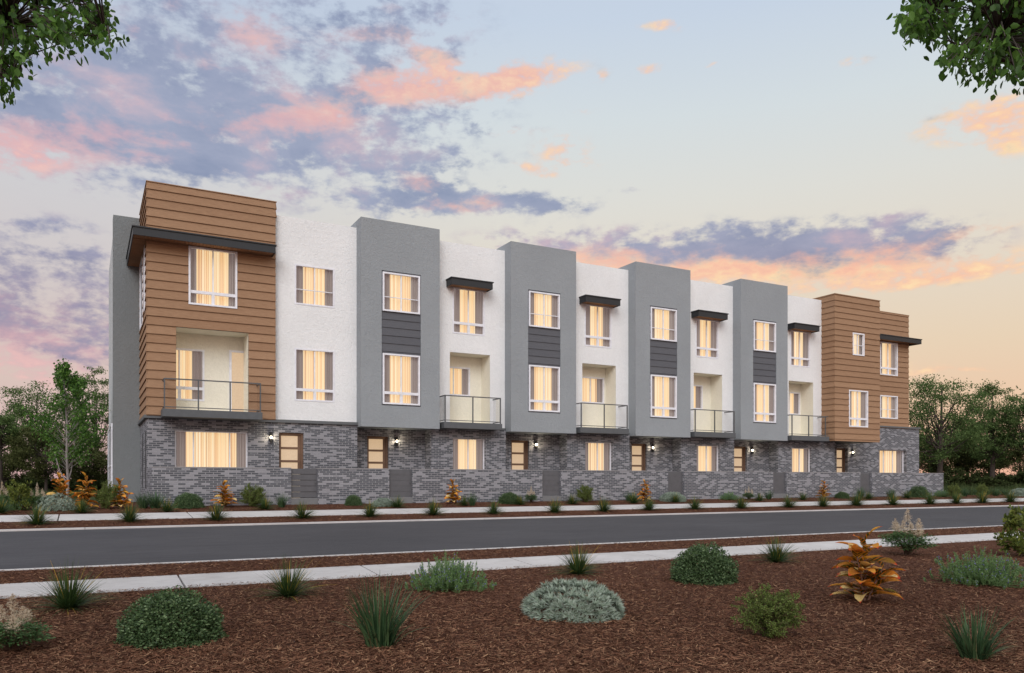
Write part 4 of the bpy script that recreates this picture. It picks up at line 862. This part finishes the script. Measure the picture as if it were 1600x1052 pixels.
# ------------------------------------------------------------------ trees
TMT = {}
TMT['bark'] = simple('bark', (.060, .045, .038), .95, var=.25, scale=9); TMT['palebark'] = simple('pale_bark', (.27, .24, .23), .9, var=.2, scale=14)
TMT['far'] = foliage('far_tree_leaf', [(0, (.060, .10, .034)), (.5, (.11, .17, .058)), (1, (.18, .26, .09))], .42, .8, spec=.08)
TMT['far2'] = foliage('olive_tree_leaf', [(0, (.045, .052, .018)), (.5, (.075, .088, .030)), (1, (.12, .13, .048))], .3, .8, spec=.08)
TMT['young'] = foliage('young_leaf', [(0, (.04, .10, .02)), (.5, (.085, .19, .035)), (1, (.17, .32, .06))], .4)
TMT['over'] = foliage('shade_leaf', [(0, (.042, .10, .018)), (.5, (.08, .175, .03)), (1, (.15, .29, .05))], .5, .5)
def tree(px, depth, ytop, wpx, ybot, label, seed, mt='far', nclu=46, per=260, leaf=.13, group=None, lean=0., trunk_r=.16, name='tree', flat=.55, bark='bark'):
    rng = np.random.default_rng(seed); X, Y = at(px, depth); Z = gz(Y); m_ = depth / F
    H = CAMZ + (753 - ytop) * m_ - Z; R_ = wpx * m_ / 2; zb = max(.3, CAMZ + (753 - ybot) * m_ - Z)
    root = empty(name, (X, Y, Z)); tag(root, label, 'tree', group)
    fork = np.array([lean * .4, 0, max(zb * .9, H * .26)]); st = []
    cz = (H + zb) / 2; hz = (H - zb) / 2; C = []
    lob = rng.normal(0, 1, (7, 3)); lob = nrm(lob)
    while len(C) < nclu:
        d_ = rdir(rng, 1)[0]; r = rng.uniform(.35, 1) ** .6; lb = .78 + .35 * max(0, (lob @ d_).max() * 1.2 - .3)
        C.append(np.array([d_[0] * R_ * r * lb + lean, d_[1] * R_ * r * lb, cz + d_[2] * hz * r * min(lb, 1.02) * .92]))
    C = np.array(C); st.append((np.array([[0, 0, 0], fork * [.5, .5, .5] + [rng.normal(0, .1), 0, 0], fork, [lean * .7, 0, zb + (H - zb) * .45], [lean, 0, zb + (H - zb) * .85]]), [trunk_r * 1.2, trunk_r, trunk_r * .9, trunk_r * .5, trunk_r * .15]))
    for c in C:
        s_ = rng.uniform(.0, .75) if c[2] > zb + (H - zb) * .4 else rng.uniform(0, .3); p0 = fork + (np.array([lean * .8, 0, zb + (H - zb) * .6]) - fork) * s_
        p1 = p0 + (c - p0) * .5 + [0, 0, -.12 * np.linalg.norm(c - p0)] + rng.normal(0, .12, 3); r0 = trunk_r * rng.uniform(.22, .42)
        st.append((np.array([p0, (p0 + p1) / 2, p1, (p1 + c) / 2, c]), [r0, r0 * .8, r0 * .6, r0 * .35, r0 * .12]))
    Q, D = [], []; cr = 1.25 * (R_ * R_ * hz / nclu) ** (1 / 3) * 1.08
    for c in C:
        k = int(per * rng.uniform(.6, 1.3)); rr = cr * rng.uniform(.65, 1.15); sub = rng.normal(0, .5, (7, 3)) * rr * [1, 1, flat]
        q = c + sub[rng.integers(0, 7, k)] + rng.normal(0, .27, (k, 3)) * rr * [1, 1, flat]; Q.append(q); D.append(rdir(rng, k, -.2))
    Q = np.concatenate(Q); D = np.concatenate(D); k = len(Q); Q[:, 2] = np.maximum(Q[:, 2], .15)
    g_ = leaf_geo(Q, D, rdir(rng, k, 1.2), leaf * rng.uniform(.6, 1.2, k), leaf * .55 * rng.uniform(.7, 1.2, k), kind='quad')
    V, Fc, t = tubes_geo(st, 6)
    for nm, me in (('trunk', npmesh('trunk', V, Fc, TMT[bark], smooth=True)), ('crown', npmesh('crown', g_[0], g_[1], TMT[mt]))):
        c = bpy.data.objects.new(nm, me); COL.objects.link(c); c.parent = root
    return root
gl, grt = 'background trees behind the left end', 'background trees beyond the right end'
tree(58, 60, 594, 100, 735, 'broad green tree at far left behind the young tree', 1, nclu=54, group=gl, leaf=.16)
tree(150, 66, 574, 84, 720, 'green tree whose crown shows between the young tree and the grey corner wall', 2, nclu=46, group=gl, leaf=.16)
tree(0, 52, 640, 70, 700, 'dark tree cut by the left edge of the picture beyond the road', 3, nclu=34, group=gl, leaf=.15)
tree(72, 52, 668, 100, 748, 'low dark bushy tree behind the cream plume plant at far left', 4, 'far2', nclu=52, per=300, group=gl, leaf=.14, trunk_r=.10)
tree(140, 56, 690, 80, 755, 'low olive bushy tree right behind the three left crotons', 5, 'far2', nclu=46, per=300, group=gl, leaf=.14, trunk_r=.10)
tree(5, 56, 700, 80, 755, 'low bushy dark tree at the left edge above the plume plant', 6, 'far2', nclu=40, per=280, group=gl, leaf=.14, trunk_r=.10)
tree(1468, 62, 574, 122, 742, 'largest tree beyond the right end of the building, its crown touching the siding', 11, nclu=52, per=360, group=grt, leaf=.17, lean=.3, trunk_r=.24)
tree(1551, 64, 592, 76, 735, 'tree with a tall straight trunk, second from the right edge', 12, nclu=46, group=grt, leaf=.17, trunk_r=.22)
tree(1608, 62, 602, 84, 738, 'tree cut by the right edge of the picture beyond the road', 13, nclu=46, group=grt, leaf=.17, trunk_r=.2)
tree(1512, 74, 655, 90, 725, 'smaller tree filling the gap between the two big trees at right', 14, nclu=44, group=grt, leaf=.17, trunk_r=.16)
for i, (x, yt, w_, lb) in enumerate([(1455, 672, 74, 'low dark understorey tree just past the right brick corner'), (1500, 680, 66, 'low dark understorey tree under the largest right tree'), (1545, 684, 60, 'low dark understorey tree behind the straight trunk at right'), (1594, 674, 74, 'low dark understorey tree at the right edge')]):
    tree(x, 70, yt, w_, 748, lb, 20 + i, 'far2', nclu=44, per=300, group='understorey trees at right', leaf=.16, trunk_r=.09)
# young slender tree
def young(px, depth):
    rng = np.random.default_rng(8); X, Y = at(px, depth); Z = gz(Y); root = empty('young_tree', (X, Y, Z)); tag(root, 'slender young tree with pale bark and bright green leaves left of the building', 'tree')
    m_ = depth / F; H = CAMZ + 198 * m_ - Z; st, Q = [], []
    tr = np.array([[0, 0, 0], [.03, 0, .9], [-.02, 0, 2.0], [.0, 0, 3.2], [-.10, 0, 4.6], [-.16, 0, H]]); tr[:, 2] *= H / tr[-1, 2]; st.append((tr, [.075, .062, .052, .04, .022, .006]))
    prof = lambda f_: np.interp(f_, [0, .18, .35, .6, .8, 1], [.6, 1.5, 1.6, 1.2, .7, .12])
    for i in range(74):
        f_ = rng.uniform(0, 1) ** .9; zs = .30 * H + f_ * .66 * H; zs0 = max(.22 * H, zs - .18 * H); a = rng.uniform(0, 6.283); r = prof(f_) * rng.uniform(.45, 1)
        p0 = np.array([np.interp(zs0, tr[:, 2], tr[:, 0]), 0, zs0]); e = np.array([p0[0] + r * math.cos(a), r * math.sin(a), zs + rng.uniform(-.1, .35) * (f_ < .85)]); mid = (p0 + e) / 2 + [0, 0, -.05]
        st.append((np.array([p0, mid, e]), [.011, .006, .002]))
        for j in range(84):
            t = rng.uniform(.2, 1.05); c = mid + (e - mid) * t; Q.append(c + rng.normal(0, .13, 3) * (1 - .5 * f_))
    for (sx, zt) in ((-.55, 2.0), (.30, 2.3)): st.append((np.array([[0, 0, .75], [sx * .5, 0, 1.3], [sx, .1, zt + .4]]), [.035, .026, .012]))
    Q = np.array(Q); k = len(Q); D = rdir(rng, k, -.9); g_ = leaf_geo(Q, D, rdir(rng, k, .6), rng.uniform(.075, .13, k), rng.uniform(.05, .085, k), .15)
    V, Fc, t = tubes_geo(st, 6)
    for nm, me in (('trunk', npmesh('trunk', V, Fc, TMT['palebark'], smooth=True)), ('crown', npmesh('crown', g_[0], g_[1], TMT['young']))):
        c = bpy.data.objects.new(nm, me); COL.objects.link(c); c.parent = root
young(105, 33)
# near shade trees whose boughs hang into the top corners
def shade_tree(px, depth, bough, outline, n_tw, label, seed):
    """bough: limb tips as (px, py, depth); outline: polygon the hanging foliage fills"""
    rng = np.random.default_rng(seed); X, Y = at(px, depth); Z = gz(Y); root = empty('shade_tree', (X, Y, Z)); tag(root, label, 'tree', 'shade trees overhanging the near bed')
    def W3(x, y, dep): wx, wy = at(x, dep); return np.array([wx - X, wy - Y, CAMZ + (753 - y) / F * dep - Z])
    st = []; crown = np.array([0, 0, 4.6]); st.append((np.array([[0, 0, 0], [.04, .03, 1.5], [0, 0, 3.0], crown, [0, .1, 6.2]]), [.16, .13, .12, .09, .03]))
    limbs = []
    for (x, y, dep) in bough:
        e = W3(x, y, dep); p0 = crown * [1, 1, rng.uniform(.75, 1)]; p1 = p0 + (e - p0) * .5 + [0, 0, .22]; pts = np.array([p0, (p0 + p1) / 2 + [0, 0, .1], p1, (p1 + e) / 2 + [0, 0, .12], e]); limbs.append(pts); st.append((pts, [.030, .022, .014, .009, .004]))
    poly = np.array(outline, float)
    def inside(x, y):
        c = False; j = len(poly) - 1
        for i in range(len(poly)):
            if (poly[i, 1] > y) != (poly[j, 1] > y) and x < (poly[j, 0] - poly[i, 0]) * (y - poly[i, 1]) / (poly[j, 1] - poly[i, 1]) + poly[i, 0]: c = not c
            j = i
        return c
    Lp = np.concatenate(limbs); LP, LD = [], []
    lo, hi = poly.min(0), poly.max(0); k = 0
    while k < n_tw:
        x, y = rng.uniform(lo, hi)
        if not inside(x, y): continue
        k += 1; dep = depth + rng.uniform(-1.3, 1.3) if rng.uniform() < .85 else depth; e = W3(x, y, dep)
        j = np.argmin(((Lp - e) ** 2).sum(1)); p0 = Lp[j]; mid = (p0 + e) / 2 + [0, 0, .10]; st.append((np.array([p0, mid, e]), [.008, .005, .002]))
        dirn = (e - mid) / max(np.linalg.norm(e - mid), .01); m_ = 13
        for q in range(m_):
            t = q / (m_ - 1); c = e - dirn * (1 - t) * .34 + rng.normal(0, .03, 3); LP.append(c); LD.append(dirn * .5 + rng.normal(0, .55, 3) + [0, 0, -.75])
    LP = np.array(LP); LD = np.array(LD); k = len(LP); g_ = leaf_geo(LP, LD, rdir(rng, k, .8), rng.uniform(.048, .074, k), rng.uniform(.028, .042, k), .12)
    V, Fc, t = tubes_geo(st, 5)
    for nm, me in (('trunk', npmesh('trunk', V, Fc, TMT['bark'], smooth=True)), ('crown', npmesh('crown', g_[0], g_[1], TMT['over']))):
        c = bpy.data.objects.new(nm, me); COL.objects.link(c); c.parent = root
shade_tree(-420, 6.2, [(165, 55, 6.0), (90, 70, 6.6), (30, 120, 5.8), (60, 10, 6.4), (-60, 60, 6.2), (10, 40, 5.6), (120, 0, 6.3), (-700, 60, 6.2), (-820, -80, 6.6), (-600, -260, 6.0), (-250, -300, 6.4), (-100, -200, 5.6), (-760, -200, 5.5), (-430, -380, 6.3)],
           [(-880, -60), (-760, -300), (-430, -430), (-100, -340), (140, -160), (125, -40), (115, 0), (150, 22), (180, 42), (208, 66), (172, 80), (130, 94), (80, 95), (60, 105), (42, 135), (22, 158), (-60, 180), (-330, 150), (-640, 150), (-860, 100)], 3000, 'dark leafy bough of a near tree hanging in the top left corner', 31)
shade_tree(1990, 6.0, [(1440, 50, 5.8), (1500, 90, 6.2), (1560, 60, 5.6), (1590, 110, 6.0), (1480, 10, 6.3), (1660, 60, 6.0), (1540, 20, 5.9), (2270, 50, 6.0), (2390, -80, 6.3), (2200, -260, 5.8), (1830, -290, 6.2), (1680, -200, 5.6), (2330, -200, 5.4), (1990, -380, 6.1)],
           [(2450, -60), (2330, -300), (1990, -430), (1680, -340), (1430, -160), (1418, -20), (1404, 15), (1395, 52), (1418, 72), (1445, 90), (1465, 108), (1500, 130), (1560, 134), (1640, 140), (1925, 150), (2230, 150), (2430, 100)], 3000, 'dark leafy bough of a near tree hanging in the top right corner', 32)

sc_ = [(-10, 60), (22, 62), (48, 66), (80, 60), (112, 64), (150, 60), (172, 66)]
for i, (x, dd_) in enumerate(sc_):
    X, Y = at(x, dd_); e = empty('wild_bush', (X, Y, gz(Y))); e.scale = (2.0, 2.0, 1.35 + .25 * (i % 3)); e.rotation_euler[2] = i * 1.3
    for pn, me in template('wild', i % 2): c = bpy.data.objects.new(pn, me); COL.objects.link(c); c.parent = e
    tag(e, f'{ORD[i]} low wild bush from the left under the dark trees left of the building', 'bush', 'wild bushes under the far left trees')
sc_ = [(1446, 60), (1462, 66), (1484, 62), (1504, 68), (1524, 62), (1546, 68), (1570, 62), (1590, 66), (1612, 60)]
for i, (x, dd_) in enumerate(sc_):
    X, Y = at(x, dd_); e = empty('wild_bush', (X, Y, gz(Y))); e.scale = (2.0, 2.0, 1.45 + .3 * (i % 3)); e.rotation_euler[2] = i * 1.7
    for pn, me in template('wild', i % 2): c = bpy.data.objects.new(pn, me); COL.objects.link(c); c.parent = e
    tag(e, f'{ORD[i]} low wild bush from the brick corner rightwards under the right trees', 'bush', 'wild bushes under the right trees')
# wild grass beyond the right end and at far left: uncountable, one object each
def meadow(n_, seed, pxlo, pxhi, dlo, dhi, hgt, label):
    rng = np.random.default_rng(seed); dep = rng.uniform(dlo, dhi, n_); a = (rng.uniform(pxlo, pxhi, n_) - 800) / F; X = dep * (S_ + C_ * a); Y = dep * (C_ - S_ * a)
    k = (Y > 30.2) & ((X > 49) | (X < .2)) ; X, Y = X[k], Y[k]; m_ = len(X); patch = .55 + .45 * np.sin(X * .9 + 1) * np.sin(Y * .7)
    V, Fc, t = blades(rng, m_, 0.0, hgt, .5, .03, 3, .5); V = V.reshape(m_, -1, 3); V[:, :, 2] *= patch[:, None]; V = V + np.stack([X, Y, np.full(m_, .01)], 1)[:, None, :]
    tag(link('meadow_grass', npmesh('meadow_grass', V.reshape(-1, 3), Fc, MEAD, {'t': t})), label, 'grass', kind='stuff')
MEAD = foliage('meadow_blade', [(0, (.03, .045, .018)), (.5, (.055, .085, .03)), (.85, (.09, .12, .05)), (1, (.17, .12, .06))], .2, .8, attr=.6, spec=.1)
meadow(26000, 41, 1430, 1720, 44, 70, .95, 'wild green grass growing in the bed beyond the right end of the wall')
meadow(9000, 42, -120, 180, 38, 60, .5, 'wild grass and low ground cover under the far left trees')
